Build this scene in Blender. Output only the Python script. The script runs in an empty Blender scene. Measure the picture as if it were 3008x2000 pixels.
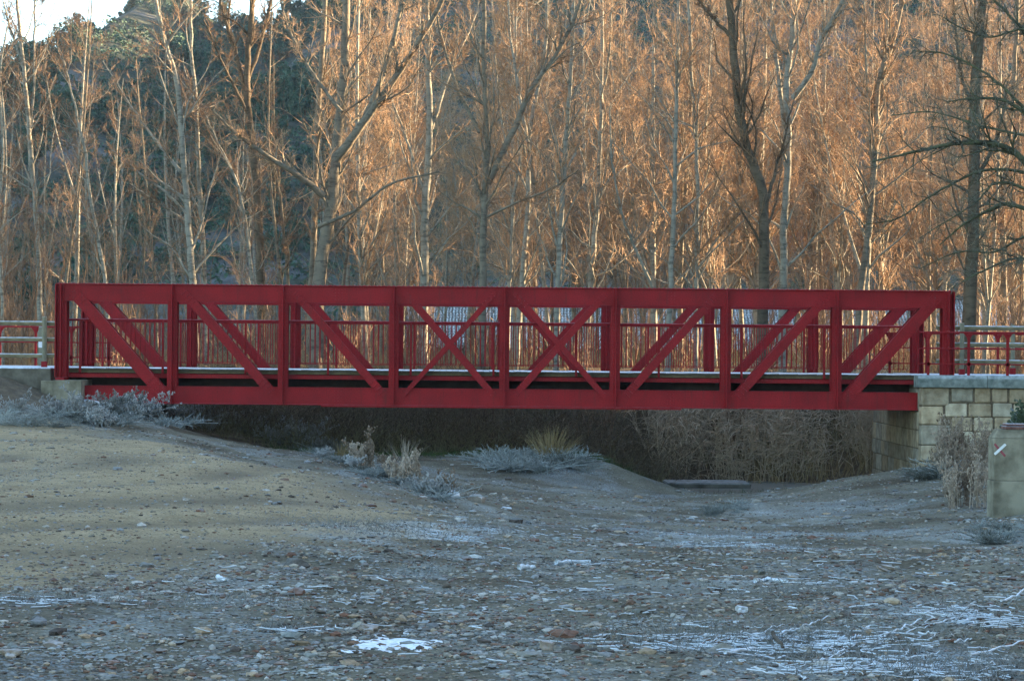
import bpy, math, random
import numpy as np
from mathutils import Matrix, Vector

# ------------------------------------------------------------------ camera / light
SC = bpy.context.scene
COL = SC.collection
rng = np.random.default_rng(7)
random.seed(7)
F, CX, CY = 6346.0, 1381.0, 1010.0          # focal length and principal point in photo pixels
ROLL = math.radians(0.5)
ZC = 1.65                                    # eye height above the dirt road

cam_d = bpy.data.cameras.new('camera')
cam = bpy.data.objects.new('camera', cam_d)
COL.objects.link(cam)
cam_d.sensor_width = 36.0
cam_d.lens = F / 3008 * 36
cam_d.shift_x = (1504 - CX) / 3008
cam_d.shift_y = (CY - 1000) / 3008
cam_d.clip_end = 4000
cam.matrix_world = Matrix.Translation((0, 0, ZC)) @ Matrix.Rotation(math.radians(90), 4, 'X') @ Matrix.Rotation(ROLL, 4, 'Z')
SC.camera = cam

SUN_AZ = math.radians(20)                    # from +X towards +Y
SUN_EL = math.radians(16)
world = bpy.data.worlds.new('World')
SC.world = world
world.use_nodes = True
wn = world.node_tree.nodes
wl = world.node_tree.links
sky = wn.new('ShaderNodeTexSky')
sky.sky_type = 'NISHITA'
sky.sun_disc = False
sky.sun_elevation = SUN_EL
sky.sun_rotation = math.radians(90) - SUN_AZ
sky.altitude = 800
sky.air_density = 1.0
sky.dust_density = 1.2
sky.ozone_density = 2.2
tint = wn.new('ShaderNodeMix'); tint.data_type = 'RGBA'; tint.blend_type = 'MULTIPLY'
tint.inputs[0].default_value = 1.0
tint.inputs[7].default_value = (0.99, 1.0, 0.88, 1)      # tint put on the sky light to take out the violet
wl.new(sky.outputs[0], tint.inputs[6])
wl.new(tint.outputs[2], wn['Background'].inputs[0])
wn['Background'].inputs[1].default_value = 0.072

sun_d = bpy.data.lights.new('sun', 'SUN')
sun_d.energy = 5.0
sun_d.angle = math.radians(0.5)
sun_d.color = (1.0, 0.71, 0.42)
sun = bpy.data.objects.new('sun', sun_d)
COL.objects.link(sun)
sdir = Vector((math.cos(SUN_AZ) * math.cos(SUN_EL), math.sin(SUN_AZ) * math.cos(SUN_EL), math.sin(SUN_EL)))
sun.rotation_euler = sdir.to_track_quat('Z', 'Y').to_euler()
sun.location = (40, 30, 40)

SC.view_settings.view_transform = 'Standard'
SC.view_settings.look = 'None'
SC.view_settings.exposure = 3.4
SC.cycles.use_denoising = True
SC.cycles.denoiser = 'OPENIMAGEDENOISE'
SC.cycles.denoising_prefilter = 'NONE'      # keeps the fine twigs crisp
SC.cycles.denoising_input_passes = 'RGB_ALBEDO_NORMAL'
SC.cycles.use_adaptive_sampling = False
SC.cycles.caustics_reflective = False
SC.cycles.caustics_refractive = False
SC.cycles.max_bounces = 5
SC.cycles.sample_clamp_indirect = 4
SC.view_settings.gamma = 1.0

# ------------------------------------------------------------------ helpers
def P(px, py, d):
    """the point of the place seen at photo pixel (px,py) standing d metres away"""
    c, s = math.cos(ROLL), math.sin(ROLL)
    a, b = px - CX, py - CY
    x = a * c + b * s
    y = -a * s + b * c
    return (x / F * d, d, ZC - y / F * d)

def link(o, parent=None):
    COL.objects.link(o)
    if parent is not None:
        o.parent = parent
    return o

def tag(o, label=None, cat=None, group=None, kind=None):
    if label: o['label'] = label
    if cat: o['category'] = cat
    if group: o['group'] = group
    if kind: o['kind'] = kind
    return o

def empty(name, loc=(0, 0, 0), rz=0, label=None, cat=None, group=None):
    o = bpy.data.objects.new(name, None)
    o.location = loc
    o.rotation_euler = (0, 0, rz)
    o.empty_display_size = 0.2
    link(o)
    return tag(o, label, cat, group)

def copy_tree(o, parent=None):
    c = o.copy()
    link(c)
    if parent is not None:
        c.parent = parent
    for ch in list(o.children):
        copy_tree(ch, c)
    return c

class MB:
    """collects quads / tris, then becomes one mesh"""
    def __init__(self):
        self.v, self.f, self.n, self.col = [], [], 0, []
    def add(self, v, f, col=None):
        v = np.asarray(v, dtype=np.float64).reshape(-1, 3)
        f = np.asarray(f, dtype=np.int64)
        self.v.append(v)
        self.f.append(f + self.n)
        self.n += len(v)
        c = np.ones((len(v), 3))
        if col is not None:
            c[:] = col
        self.col.append(c)
    def box(self, lo, hi, bevel=0.0, rot=None, cen=None, col=None):
        lo = np.array(lo, float); hi = np.array(hi, float)
        c = (lo + hi) / 2 if cen is None else np.array(cen, float)
        h = (hi - lo) / 2
        if bevel <= 0:
            s = np.array([[-1,-1,-1],[1,-1,-1],[1,1,-1],[-1,1,-1],[-1,-1,1],[1,-1,1],[1,1,1],[-1,1,1]], float)
            v = s * h
            f = np.array([[0,3,2,1],[4,5,6,7],[0,1,5,4],[1,2,6,5],[2,3,7,6],[3,0,4,7]])
            if rot is not None: v = v @ rot.T
            self.add(v + c, f, col)
            return
        b = min(bevel, h.min() * 0.9)
        vs, ids = [], {}
        for sx in (-1, 1):
            for sy in (-1, 1):
                for sz in (-1, 1):
                    for ax in range(3):
                        p = np.array([sx * h[0], sy * h[1], sz * h[2]])
                        for k in range(3):
                            if k != ax: p[k] -= np.sign(p[k]) * b
                        ids[(sx, sy, sz, ax)] = len(vs); vs.append(p)
        q = []
        for ax in range(3):
            o1, o2 = [k for k in range(3) if k != ax]
            for s in (-1, 1):
                loop = []
                for a, bb in ((-1, -1), (1, -1), (1, 1), (-1, 1)):
                    k = [0, 0, 0]; k[ax] = s; k[o1] = a; k[o2] = bb
                    loop.append(ids[(*k, ax)])
                q.append(loop)
        for ax in range(3):                     # edge bevels along axis ax
            o1, o2 = [k for k in range(3) if k != ax]
            for a in (-1, 1):
                for bb in (-1, 1):
                    k0 = [0, 0, 0]; k1 = [0, 0, 0]
                    k0[ax], k1[ax] = -1, 1
                    k0[o1] = k1[o1] = a; k0[o2] = k1[o2] = bb
                    q.append([ids[(*k0, o1)], ids[(*k1, o1)], ids[(*k1, o2)], ids[(*k0, o2)]])
        v = np.array(vs)
        tri = [[ids[(sx, sy, sz, 0)], ids[(sx, sy, sz, 1)], ids[(sx, sy, sz, 2)], ids[(sx, sy, sz, 2)]]
               for sx in (-1, 1) for sy in (-1, 1) for sz in (-1, 1)]
        f = np.array(q)
        # orient outward
        def orient(fs):
            out = []
            for r in fs:
                p = v[r[:3]]
                n = np.cross(p[1] - p[0], p[2] - p[0])
                out.append(r if np.dot(n, v[r].mean(0)) > 0 else r[::-1])
            return np.array(out)
        f = orient(f)
        if rot is not None: v = v @ rot.T
        self.add(v + c, f, col)
        self.tri(tri, len(v))
    def tri(self, tris, nlast):
        base = self.n - nlast
        self.tris = getattr(self, 'tris', [])
        for t in tris: self.tris.append([t[0] + base, t[1] + base, t[2] + base])
    def tube(self, pts, rad, k=6, cap=True, col=None):
        pts = np.array(pts, float)
        rad = np.full(len(pts), rad) if np.isscalar(rad) else np.array(rad, float)
        v, f = tube_batch(pts[None], rad[None], k)
        base = self.n
        self.add(v, f, col)
        if cap:
            self.ng = getattr(self, 'ng', [])
            self.ng.append(list(range(base, base + k))[::-1])
            e = base + (len(pts) - 1) * k
            self.ng.append(list(range(e, e + k)))
    def build(self, name, mat, parent=None, smooth=False, colattr=False):
        me = bpy.data.meshes.new(name)
        V = np.concatenate(self.v)
        quads = [a for a in self.f if a.shape[1] == 4]
        tris = [a for a in self.f if a.shape[1] == 3]
        loops, tot = [], []
        for a in quads + tris:
            loops.append(a.ravel()); tot.append(np.full(len(a), a.shape[1]))
        for t in getattr(self, 'tris', []):
            loops.append(np.array(t)); tot.append(np.array([3]))
        for t in getattr(self, 'ng', []):
            loops.append(np.array(t)); tot.append(np.array([len(t)]))
        L = np.concatenate(loops); T = np.concatenate(tot)
        me.vertices.add(len(V)); me.vertices.foreach_set('co', V.astype(np.float32).ravel())
        me.loops.add(len(L)); me.loops.foreach_set('vertex_index', L.astype(np.int32))
        me.polygons.add(len(T))
        st = np.concatenate([[0], np.cumsum(T)[:-1]])
        me.polygons.foreach_set('loop_start', st.astype(np.int32))
        me.update(calc_edges=True)
        me.validate()
        me.polygons.foreach_set('use_smooth', np.full(len(me.polygons), bool(smooth)))
        if colattr:
            ca = me.color_attributes.new('tint', 'FLOAT_COLOR', 'POINT')
            C = np.concatenate(self.col)
            ca.data.foreach_set('color', np.concatenate([C, np.ones((len(C), 1))], 1).astype(np.float32).ravel())
        if mat: me.materials.append(mat)
        o = bpy.data.objects.new(name, me)
        link(o, parent)
        return o

def unit(a):
    return a / (np.linalg.norm(a, axis=-1, keepdims=True) + 1e-9)

def tube_batch(Pn, R, k):
    """Pn (m,n,3) polylines, R (m,n) radii -> verts, quads"""
    m, n, _ = Pn.shape
    T = np.gradient(Pn, axis=1)
    T = unit(T)
    mean = unit(T.mean(1))
    ref = np.where(np.abs(mean[:, 2:3]) > 0.7, np.array([[1.0, 0, 0]]), np.array([[0, 0, 1.0]]))
    A = unit(np.cross(T, ref[:, None, :]))
    B = np.cross(T, A)
    th = np.arange(k) * 2 * math.pi / k
    V = Pn[:, :, None, :] + R[:, :, None, None] * (np.cos(th)[None, None, :, None] * A[:, :, None, :] + np.sin(th)[None, None, :, None] * B[:, :, None, :])
    V = V.reshape(-1, 3)
    i = np.arange(n - 1)[:, None] * k
    j = np.arange(k)[None, :]
    q = np.stack([i + j, i + (j + 1) % k, i + k + (j + 1) % k, i + k + j], -1).reshape(-1, 4)
    Fq = (np.arange(m)[:, None, None] * (n * k) + q[None]).reshape(-1, 4)
    return V, Fq[:, ::-1]

def spawn(Pn, R, c, t0, t1, ang, lf, n, wander, up, rf, rmax, rmin, rg, taper=0.8, fall=0.5, side=None):
    """grow c children from every polyline of a batch"""
    m, N, _ = Pn.shape
    idx = np.repeat(np.arange(m), c)
    t = rg.uniform(t0, t1, len(idx))
    u = t * (N - 1); i0 = np.minimum(u.astype(int), N - 2); fr = (u - i0)[:, None]
    pos = Pn[idx, i0] * (1 - fr) + Pn[idx, i0 + 1] * fr
    T = unit(Pn[idx, i0 + 1] - Pn[idx, i0])
    r = R[idx, i0] * (1 - fr[:, 0]) + R[idx, i0 + 1] * fr[:, 0]
    Lp = np.linalg.norm(np.diff(Pn, axis=1), axis=2).sum(1)[idx]
    rnd = rg.normal(size=(len(idx), 3))
    Nn = unit(np.cross(T, rnd))
    a = rg.uniform(ang[0], ang[1], len(idx))[:, None]
    d = unit(np.cos(a) * T + np.sin(a) * Nn + np.array([0, 0, up]))
    L = Lp * lf * (1 - fall * t) * rg.uniform(0.55, 1.3, len(idx))
    step = (L / (n - 1))[:, None]
    out = np.empty((len(idx), n, 3)); out[:, 0] = pos
    for s in range(1, n):
        d = unit(d + rg.normal(size=d.shape) * wander + np.array([0, 0, up * 0.45]))
        out[:, s] = out[:, s - 1] + d * step
    r0 = np.clip(r * rf, rmin, rmax)
    ramp = np.linspace(1, 1 - taper, n)[None, :]
    return out, np.maximum(r0[:, None] * ramp, rmin * 0.45)

def smooth_path(pts, n):
    pts = np.array(pts, float)
    if len(pts) < 3:
        t = np.linspace(0, 1, n)[:, None]
        return pts[0] * (1 - t) + pts[-1] * t
    k = len(pts)
    ext = np.vstack([2 * pts[0] - pts[1], pts, 2 * pts[-1] - pts[-2]])
    u = np.linspace(0, k - 1 - 1e-6, n)
    i = u.astype(int); f = (u - i)[:, None]
    p0, p1, p2, p3 = ext[i], ext[i + 1], ext[i + 2], ext[i + 3]
    return 0.5 * (2 * p1 + (p2 - p0) * f + (2 * p0 - 5 * p1 + 4 * p2 - p3) * f ** 2 + (3 * p1 - p0 - 3 * p2 + p3) * f ** 3)

def vnoise(x, y, seed=0):
    """smooth 2-D value noise on arrays"""
    xi = np.floor(x).astype(np.int64); yi = np.floor(y).astype(np.int64)
    fx = x - xi; fy = y - yi
    fx = fx * fx * (3 - 2 * fx); fy = fy * fy * (3 - 2 * fy)
    def h(a, b):
        q = (a * 374761393 + b * 668265263 + seed * 1442695041) & 0xffffffff
        q = ((q ^ (q >> 13)) * 1274126177) & 0xffffffff
        return ((q ^ (q >> 16)) & 0xffff) / 65535.0
    return (h(xi, yi) * (1 - fx) + h(xi + 1, yi) * fx) * (1 - fy) + (h(xi, yi + 1) * (1 - fx) + h(xi + 1, yi + 1) * fx) * fy

def fbm(x, y, sc, oct=4, seed=0):
    s, a, tot = 0, 1, 0
    for o in range(oct):
        s = s + a * (vnoise(x * sc * 2 ** o, y * sc * 2 ** o, seed + o) - 0.5); tot += a; a *= 0.5
    return s / tot * 2

# ------------------------------------------------------------------ materials
def new_mat(name, rough=0.8, spec=0.3):
    m = bpy.data.materials.new(name)
    m.use_nodes = True
    b = m.node_tree.nodes['Principled BSDF']
    b.inputs['Roughness'].default_value = rough
    b.inputs['Specular IOR Level'].default_value = spec
    return m, m.node_tree.nodes, m.node_tree.links, b

def noise(N, L, scale, detail=4, vec=None, dist=0.0, rough=0.55):
    n = N.new('ShaderNodeTexNoise'); n.inputs['Scale'].default_value = scale
    n.inputs['Detail'].default_value = detail; n.inputs['Distortion'].default_value = dist
    n.inputs['Roughness'].default_value = rough
    if vec is not None: L.new(vec, n.inputs['Vector'])
    return n.outputs['Fac']

def ramp(N, L, src, stops):
    r = N.new('ShaderNodeValToRGB')
    e = r.color_ramp.elements
    while len(e) < len(stops): e.new(0.5)
    for el, (p, c) in zip(e, stops):
        el.position = p; el.color = (*c, 1) if len(c) == 3 else c
    L.new(src, r.inputs[0])
    return r.outputs[0]

def mixc(N, L, fac, a, b, mode='MIX'):
    m = N.new('ShaderNodeMix'); m.data_type = 'RGBA'; m.blend_type = mode
    for s, v in ((m.inputs[0], fac), (m.inputs[6], a), (m.inputs[7], b)):
        if hasattr(v, 'links'): L.new(v, s)
        elif isinstance(v, tuple): s.default_value = (*v, 1)
        else: s.default_value = v
    return m.outputs[2]

def math_n(N, L, op, a, b=0.0):
    m = N.new('ShaderNodeMath'); m.operation = op
    for s, v in ((m.inputs[0], a), (m.inputs[1], b)):
        if hasattr(v, 'links'): L.new(v, s)
        else: s.default_value = v
    return m.outputs[0]

def bump(N, L, b, h, strength=0.4, dist=0.02):
    n = N.new('ShaderNodeBump'); n.inputs['Strength'].default_value = strength
    n.inputs['Distance'].default_value = dist
    L.new(h, n.inputs['Height']); L.new(n.outputs[0], b.inputs['Normal'])

def obj_vec(N, world_space=True):
    if world_space:
        return N.new('ShaderNodeNewGeometry').outputs['Position']
    return N.new('ShaderNodeTexCoord').outputs['Object']

def up_mask(N, L, lo=0.5, hi=0.9, breakup=None):
    g = N.new('ShaderNodeNewGeometry'); s = N.new('ShaderNodeSeparateXYZ')
    L.new(g.outputs['Normal'], s.inputs[0])
    mr = N.new('ShaderNodeMapRange'); mr.inputs[1].default_value = lo; mr.inputs[2].default_value = hi
    L.new(s.outputs[2], mr.inputs[0])
    o = mr.outputs[0]
    if breakup is not None: o = math_n(N, L, 'MULTIPLY', o, breakup)
    return o

FROST = (0.62, 0.68, 0.76)

def simple_mat(name, c1, c2, scale=6, rough=0.8, bumpk=0.3, bscale=None, frost=0.0, tint=False, spec=0.3, bdist=0.02, lo=0.35, hi=0.65):
    m, N, L, b = new_mat(name, rough, spec)
    v = obj_vec(N, False)
    n1 = noise(N, L, scale, 5, v)
    c = ramp(N, L, n1, [(lo, c1), (hi, c2)])
    if tint:
        a = N.new('ShaderNodeAttribute'); a.attribute_name = 'tint'
        c = mixc(N, L, 1.0, c, a.outputs['Color'], 'MULTIPLY')
    if frost > 0:
        br = ramp(N, L, noise(N, L, scale * 2.3, 4, v), [(0.3, (0.2,) * 3), (0.6, (1,) * 3)])
        fm = math_n(N, L, 'MULTIPLY', up_mask(N, L, 0.35, 0.85), br)
        c = mixc(N, L, math_n(N, L, 'MULTIPLY', fm, frost), c, FROST)
    L.new(c, b.inputs['Base Color'])
    if bumpk > 0:
        bump(N, L, b, noise(N, L, bscale or scale * 6, 5, v), bumpk, bdist)
    return m

M = {}
# red bridge paint: slightly weathered
m, N, L, b = new_mat('red_paint', 0.6, 0.2)
v = obj_vec(N)
c = ramp(N, L, noise(N, L, 1.7, 6, v), [(0.3, (0.20, 0.007, 0.010)), (0.7, (0.29, 0.010, 0.014))])
g = ramp(N, L, noise(N, L, 38, 3, v), [(0.35, (0.78,) * 3), (0.65, (1.15,) * 3)])
c = mixc(N, L, 1.0, c, g, 'MULTIPLY')
mp = N.new('ShaderNodeMapping'); mp.inputs['Scale'].default_value = (9, 9, 0.8); L.new(v, mp.inputs[0])
st_ = ramp(N, L, noise(N, L, 1.0, 5, mp.outputs[0], 0.3, 0.65), [(0.55, (0,) * 3), (0.72, (0.6,) * 3)])
c = mixc(N, L, st_, c, (0.105, 0.018, 0.014))
ch_ = ramp(N, L, noise(N, L, 14, 6, v, 0, 0.75), [(0.66, (0,) * 3), (0.72, (0.8,) * 3)])
c = mixc(N, L, ch_, c, (0.12, 0.03, 0.015))
fm = math_n(N, L, 'MULTIPLY', up_mask(N, L, 0.6, 0.95), ramp(N, L, noise(N, L, 9, 4, v), [(0.35, (0.1,) * 3), (0.65, (0.75,) * 3)]))
c = mixc(N, L, fm, c, (0.42, 0.30, 0.36))
L.new(c, b.inputs['Base Color'])
bump(N, L, b, noise(N, L, 60, 3, v), 0.08, 0.004)
M['red'] = m

M['deck_wood'] = simple_mat('deck_wood', (0.10, 0.075, 0.04), (0.17, 0.13, 0.07), 8, 0.85, 0.3)
m, N, L, b = new_mat('frosted_boards', 0.8, 0.2)
v = obj_vec(N)
c = ramp(N, L, noise(N, L, 7, 5, v), [(0.25, (0.5, 0.52, 0.56)), (0.5, (0.84, 0.86, 0.9))])
sc_ = math_n(N, L, 'MULTIPLY', up_mask(N, L, 0.5, 0.8), 1.0)
c = mixc(N, L, sc_, (0.085, 0.072, 0.05), c)
L.new(c, b.inputs['Base Color'])
M['deck'] = m
M['path'] = simple_mat('frosted_concrete_path', (0.08, 0.07, 0.052), (0.16, 0.145, 0.115), 4, 0.95, 0.4, 30, frost=1.6)
M['log'] = simple_mat('fence_wood', (0.14, 0.11, 0.055), (0.22, 0.18, 0.10), 5, 0.85, 0.3, 30, frost=0.85)
M['fence_post'] = simple_mat('fence_post_wood', (0.15, 0.14, 0.095), (0.24, 0.22, 0.145), 6, 0.85, 0.3, 30, frost=0.8)
M['tar'] = simple_mat('dark_steel', (0.02, 0.014, 0.012), (0.045, 0.03, 0.026), 5, 0.8, 0.1)
M['white'] = simple_mat('white_plate', (0.6, 0.6, 0.6), (0.7, 0.7, 0.7), 8, 0.6, 0.0)
M['concrete'] = simple_mat('concrete', (0.13, 0.115, 0.08), (0.31, 0.28, 0.205), 3.2, 0.95, 0.5, 25, tint=False)
M['slab'] = simple_mat('pale_slab', (0.06, 0.056, 0.048), (0.17, 0.16, 0.14), 3, 0.9, 0.4, 20, frost=0.3)
M['coping'] = simple_mat('coping_stone', (0.085, 0.11, 0.10), (0.27, 0.30, 0.28), 7, 0.95, 0.6, 30, frost=0.4, lo=0.3, hi=0.7)
M['stone'] = simple_mat('wall_stone', (0.27, 0.205, 0.13), (0.56, 0.465, 0.325), 4.5, 0.95, 0.7, 22, tint=True, lo=0.3, hi=0.65)
M['mortar'] = simple_mat('mortar', (0.09, 0.068, 0.045), (0.17, 0.13, 0.085), 10, 0.95, 0.5, 40)
M['rust'] = simple_mat('rusty_steel', (0.09, 0.04, 0.035), (0.18, 0.09, 0.07), 12, 0.8, 0.4, 40, frost=0.5)
M['paint_white'] = simple_mat('white_mark_paint', (0.7, 0.72, 0.72), (0.8, 0.8, 0.8), 8, 0.7, 0.0)
M['paint_red'] = simple_mat('red_mark_paint', (0.22, 0.05, 0.06), (0.32, 0.07, 0.09), 20, 0.8, 0.0)

def bark(name, c1, c2, dark, band=14):
    m, N, L, b = new_mat(name, 0.9, 0.15)
    v = obj_vec(N, False)
    mp = N.new('ShaderNodeMapping'); mp.inputs['Scale'].default_value = (1.2, 1.2, 3.5)
    L.new(v, mp.inputs[0])
    c = ramp(N, L, noise(N, L, 2.2, 6, v), [(0.3, c1), (0.7, c2)])
    k = ramp(N, L, noise(N, L, 3.6, 5, mp.outputs[0], 0.6), [(0.50, (0,) * 3), (0.66, (1,) * 3)])
    c = mixc(N, L, math_n(N, L, 'MULTIPLY', k, 0.75), c, dark)
    L.new(c, b.inputs['Base Color'])
    mp2 = N.new('ShaderNodeMapping'); mp2.inputs['Scale'].default_value = (1, 1, 0.35)
    L.new(v, mp2.inputs[0])
    bump(N, L, b, noise(N, L, band, 5, mp2.outputs[0]), 0.5, 0.03)
    return m
M['bark_pale'] = bark('pale_poplar_bark', (0.17, 0.165, 0.135), (0.29, 0.275, 0.225), (0.07, 0.064, 0.05))
M['bark_mid'] = bark('grey_bark', (0.12, 0.105, 0.08), (0.20, 0.175, 0.13), (0.055, 0.05, 0.04))
M['bark_dark'] = bark('dark_furrowed_bark', (0.07, 0.055, 0.038), (0.14, 0.11, 0.075), (0.035, 0.03, 0.02))
M['bark_moss'] = bark('mossy_bark', (0.06, 0.058, 0.042), (0.12, 0.125, 0.065), (0.03, 0.027, 0.022))

def twig_mat(name, c1, c2, nsc=0.9):
    m, N, L, b = new_mat(name, 0.8, 0.2)
    oi = N.new('ShaderNodeObjectInfo')
    n = noise(N, L, nsc, 3, obj_vec(N))
    k = math_n(N, L, 'ADD', math_n(N, L, 'MULTIPLY', n, 0.6), math_n(N, L, 'MULTIPLY', oi.outputs['Random'], 0.4))
    L.new(ramp(N, L, k, [(0.25, c1), (0.75, c2)]), b.inputs['Base Color'])
    return m
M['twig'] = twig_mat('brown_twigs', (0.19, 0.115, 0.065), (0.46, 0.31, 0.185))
M['twig_brown'] = twig_mat('shaded_brown_twigs', (0.10, 0.06, 0.038), (0.26, 0.17, 0.105))  # darker copy of the twig colour, with shade painted in
M['twig_dark'] = twig_mat('dark_twigs', (0.055, 0.045, 0.035), (0.12, 0.095, 0.07))
M['twig_grey'] = twig_mat('grey_lichen_twigs', (0.10, 0.10, 0.075), (0.21, 0.2, 0.15))
M['olive'] = twig_mat('olive_weeds', (0.10, 0.095, 0.05), (0.36, 0.32, 0.18), 12)
M['straw'] = twig_mat('dry_straw', (0.20, 0.145, 0.07), (0.46, 0.35, 0.17))
M['reed'] = twig_mat('dead_reeds', (0.05, 0.036, 0.024), (0.44, 0.35, 0.25), 16)
M['bramble'] = twig_mat('bramble_stems', (0.07, 0.052, 0.035), (0.42, 0.32, 0.21), 14)
M['frost_weed'] = twig_mat('frosted_stems', (0.10, 0.095, 0.08), (0.46, 0.47, 0.47), 9)
M['frost_blue'] = twig_mat('thick_frosted_leaves', (0.06, 0.06, 0.045), (0.36, 0.39, 0.38), 9)
M['weed_brown'] = twig_mat('brown_frosted_weed', (0.13, 0.09, 0.06), (0.44, 0.36, 0.28), 9)
M['green'] = twig_mat('dark_green_grass', (0.03, 0.05, 0.015), (0.08, 0.11, 0.04))
M['ivy'] = simple_mat('ivy_leaves', (0.03, 0.05, 0.025), (0.10, 0.13, 0.08), 5, 0.6, 0.0, frost=0.5)
M['pine'] = simple_mat('pine_needles', (0.024, 0.06, 0.042), (0.06, 0.11, 0.07), 1.3, 0.85, 0.0)
M['rock'] = simple_mat('loose_stone', (0.16, 0.12, 0.09), (0.34, 0.28, 0.22), 6, 0.9, 0.5, 30, frost=0.35)
M['rock_frost'] = simple_mat('frosted_stone', (0.3, 0.3, 0.3), (0.5, 0.5, 0.5), 6, 0.9, 0.5, 30, frost=1.0)
M['frost_stick'] = simple_mat('frosted_stick', (0.35, 0.36, 0.36), (0.62, 0.66, 0.7), 9, 0.8, 0.0, frost=0.9)

# gravel pebbles, one colour each
m, N, L, b = new_mat('pebbles', 0.85, 0.25)
a = N.new('ShaderNodeAttribute'); a.attribute_name = 'tint'
v = obj_vec(N)
c = mixc(N, L, 1.0, a.outputs['Color'], ramp(N, L, noise(N, L, 45, 3, v), [(0.3, (0.7,) * 3), (0.7, (1.2,) * 3)]), 'MULTIPLY')
fr = ramp(N, L, noise(N, L, 0.9, 5, v), [(0.46, (0,) * 3), (0.68, (0.45,) * 3)])
c = mixc(N, L, math_n(N, L, 'MULTIPLY', up_mask(N, L, 0.3, 0.9), fr), c, (0.42, 0.50, 0.52))
L.new(c, b.inputs['Base Color'])
M['pebble'] = m

# ground: packed earth track, gravel bed, forest floor, frost
m, N, L, b = new_mat('earth_and_gravel', 0.95, 0.15)
v = obj_vec(N)
at = N.new('ShaderNodeAttribute'); at.attribute_name = 'tint'
sp = N.new('ShaderNodeSeparateColor'); L.new(at.outputs['Color'], sp.inputs[0])
grav = ramp(N, L, noise(N, L, 26, 6, v, 0, 0.7), [(0.3, (0.065, 0.06, 0.045)), (0.5, (0.15, 0.14, 0.108)), (0.62, (0.2, 0.19, 0.15)), (0.75, (0.31, 0.30, 0.26))])
grav = mixc(N, L, 1.0, grav, ramp(N, L, noise(N, L, 0.7, 4, v), [(0.35, (0.55, 0.48, 0.41)), (0.62, (1.15, 1.15, 1.13))]), 'MULTIPLY')
road = ramp(N, L, noise(N, L, 3, 7, v, 0, 0.65), [(0.3, (0.265, 0.205, 0.12)), (0.7, (0.42, 0.335, 0.205))])
road = mixc(N, L, 0.8, road, ramp(N, L, noise(N, L, 42, 5, v, 0, 0.75), [(0.36, (0.42,) * 3), (0.62, (1.35,) * 3)]), 'MULTIPLY')
road = mixc(N, L, sp.outputs[1], road, (0.135, 0.11, 0.075))
c = mixc(N, L, sp.outputs[0], grav, road)
wood_fl = ramp(N, L, noise(N, L, 5, 6, v), [(0.3, (0.06, 0.042, 0.028)), (0.7, (0.17, 0.125, 0.08))])
c = mixc(N, L, sp.outputs[2], c, wood_fl)
mp = N.new('ShaderNodeMapping'); mp.inputs['Scale'].default_value = (1.0, 1.0, 0.3); L.new(v, mp.inputs[0])
f1 = ramp(N, L, noise(N, L, 0.8, 7, mp.outputs[0], 0.4, 0.7), [(0.50, (0,) * 3), (0.63, (1,) * 3)])
f2 = ramp(N, L, noise(N, L, 34, 4, v, 0, 0.7), [(0.42, (0,) * 3), (0.60, (1,) * 3)])
fr = math_n(N, L, 'MULTIPLY', f1, f2)
fa = N.new('ShaderNodeAttribute'); fa.attribute_name = 'frost'
fsum = math_n(N, L, 'ADD', math_n(N, L, 'MULTIPLY', fr, 0.42), math_n(N, L, 'MULTIPLY', fa.outputs['Fac'], math_n(N, L, 'ADD', f2, 0.15)))
fsum.node.use_clamp = True
inv = math_n(N, L, 'SUBTRACT', 1.0, math_n(N, L, 'MULTIPLY', sp.outputs[0], 0.9))
inv2 = math_n(N, L, 'SUBTRACT', 1.0, sp.outputs[2])
fm = math_n(N, L, 'MULTIPLY', math_n(N, L, 'MULTIPLY', fsum, inv), inv2)
c = mixc(N, L, fm, c, (0.50, 0.60, 0.66))
L.new(c, b.inputs['Base Color'])
h = math_n(N, L, 'ADD', noise(N, L, 30, 6, v, 0, 0.7), math_n(N, L, 'MULTIPLY', noise(N, L, 4, 4, v), 2.0))
bump(N, L, b, h, 0.8, 0.035)
M['ground'] = m

m, N, L, b = new_mat('hillside_ground', 0.95, 0.1)
v = obj_vec(N)
c = ramp(N, L, noise(N, L, 0.035, 8, v, 0.5, 0.65), [(0.36, (0.02, 0.034, 0.022)), (0.54, (0.055, 0.06, 0.045)), (0.63, (0.11, 0.115, 0.12)), (0.7, (0.08, 0.075, 0.06))])
c = mixc(N, L, 0.6, c, ramp(N, L, noise(N, L, 0.6, 6, v, 0, 0.7), [(0.35, (0.45,) * 3), (0.65, (1.4,) * 3)]), 'MULTIPLY')
L.new(c, b.inputs['Base Color'])
bump(N, L, b, noise(N, L, 0.3, 6, v), 0.6, 2.0)
M['hill'] = m

m, N, L, b = new_mat('river_water', 0.3, 0.8)
b.inputs['Base Color'].default_value = (0.2, 0.2, 0.185, 1)
bump(N, L, b, noise(N, L, 6, 3, obj_vec(N)), 0.15, 0.01)
M['water'] = m

m, N, L, b = new_mat('snowy_roof_tiles', 0.9, 0.15)
at = N.new('ShaderNodeAttribute'); at.attribute_name = 'tint'
v = obj_vec(N)
k = math_n(N, L, 'MULTIPLY', at.outputs['Fac'], ramp(N, L, noise(N, L, 5, 4, v), [(0.3, (0.6,) * 3), (0.5, (1,) * 3)]))
c = mixc(N, L, k, ramp(N, L, noise(N, L, 8, 3, v), [(0.3, (0.055, 0.06, 0.055)), (0.7, (0.13, 0.12, 0.10))]), (0.52, 0.55, 0.59))
L.new(c, b.inputs['Base Color'])
M['roof'] = m

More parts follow.
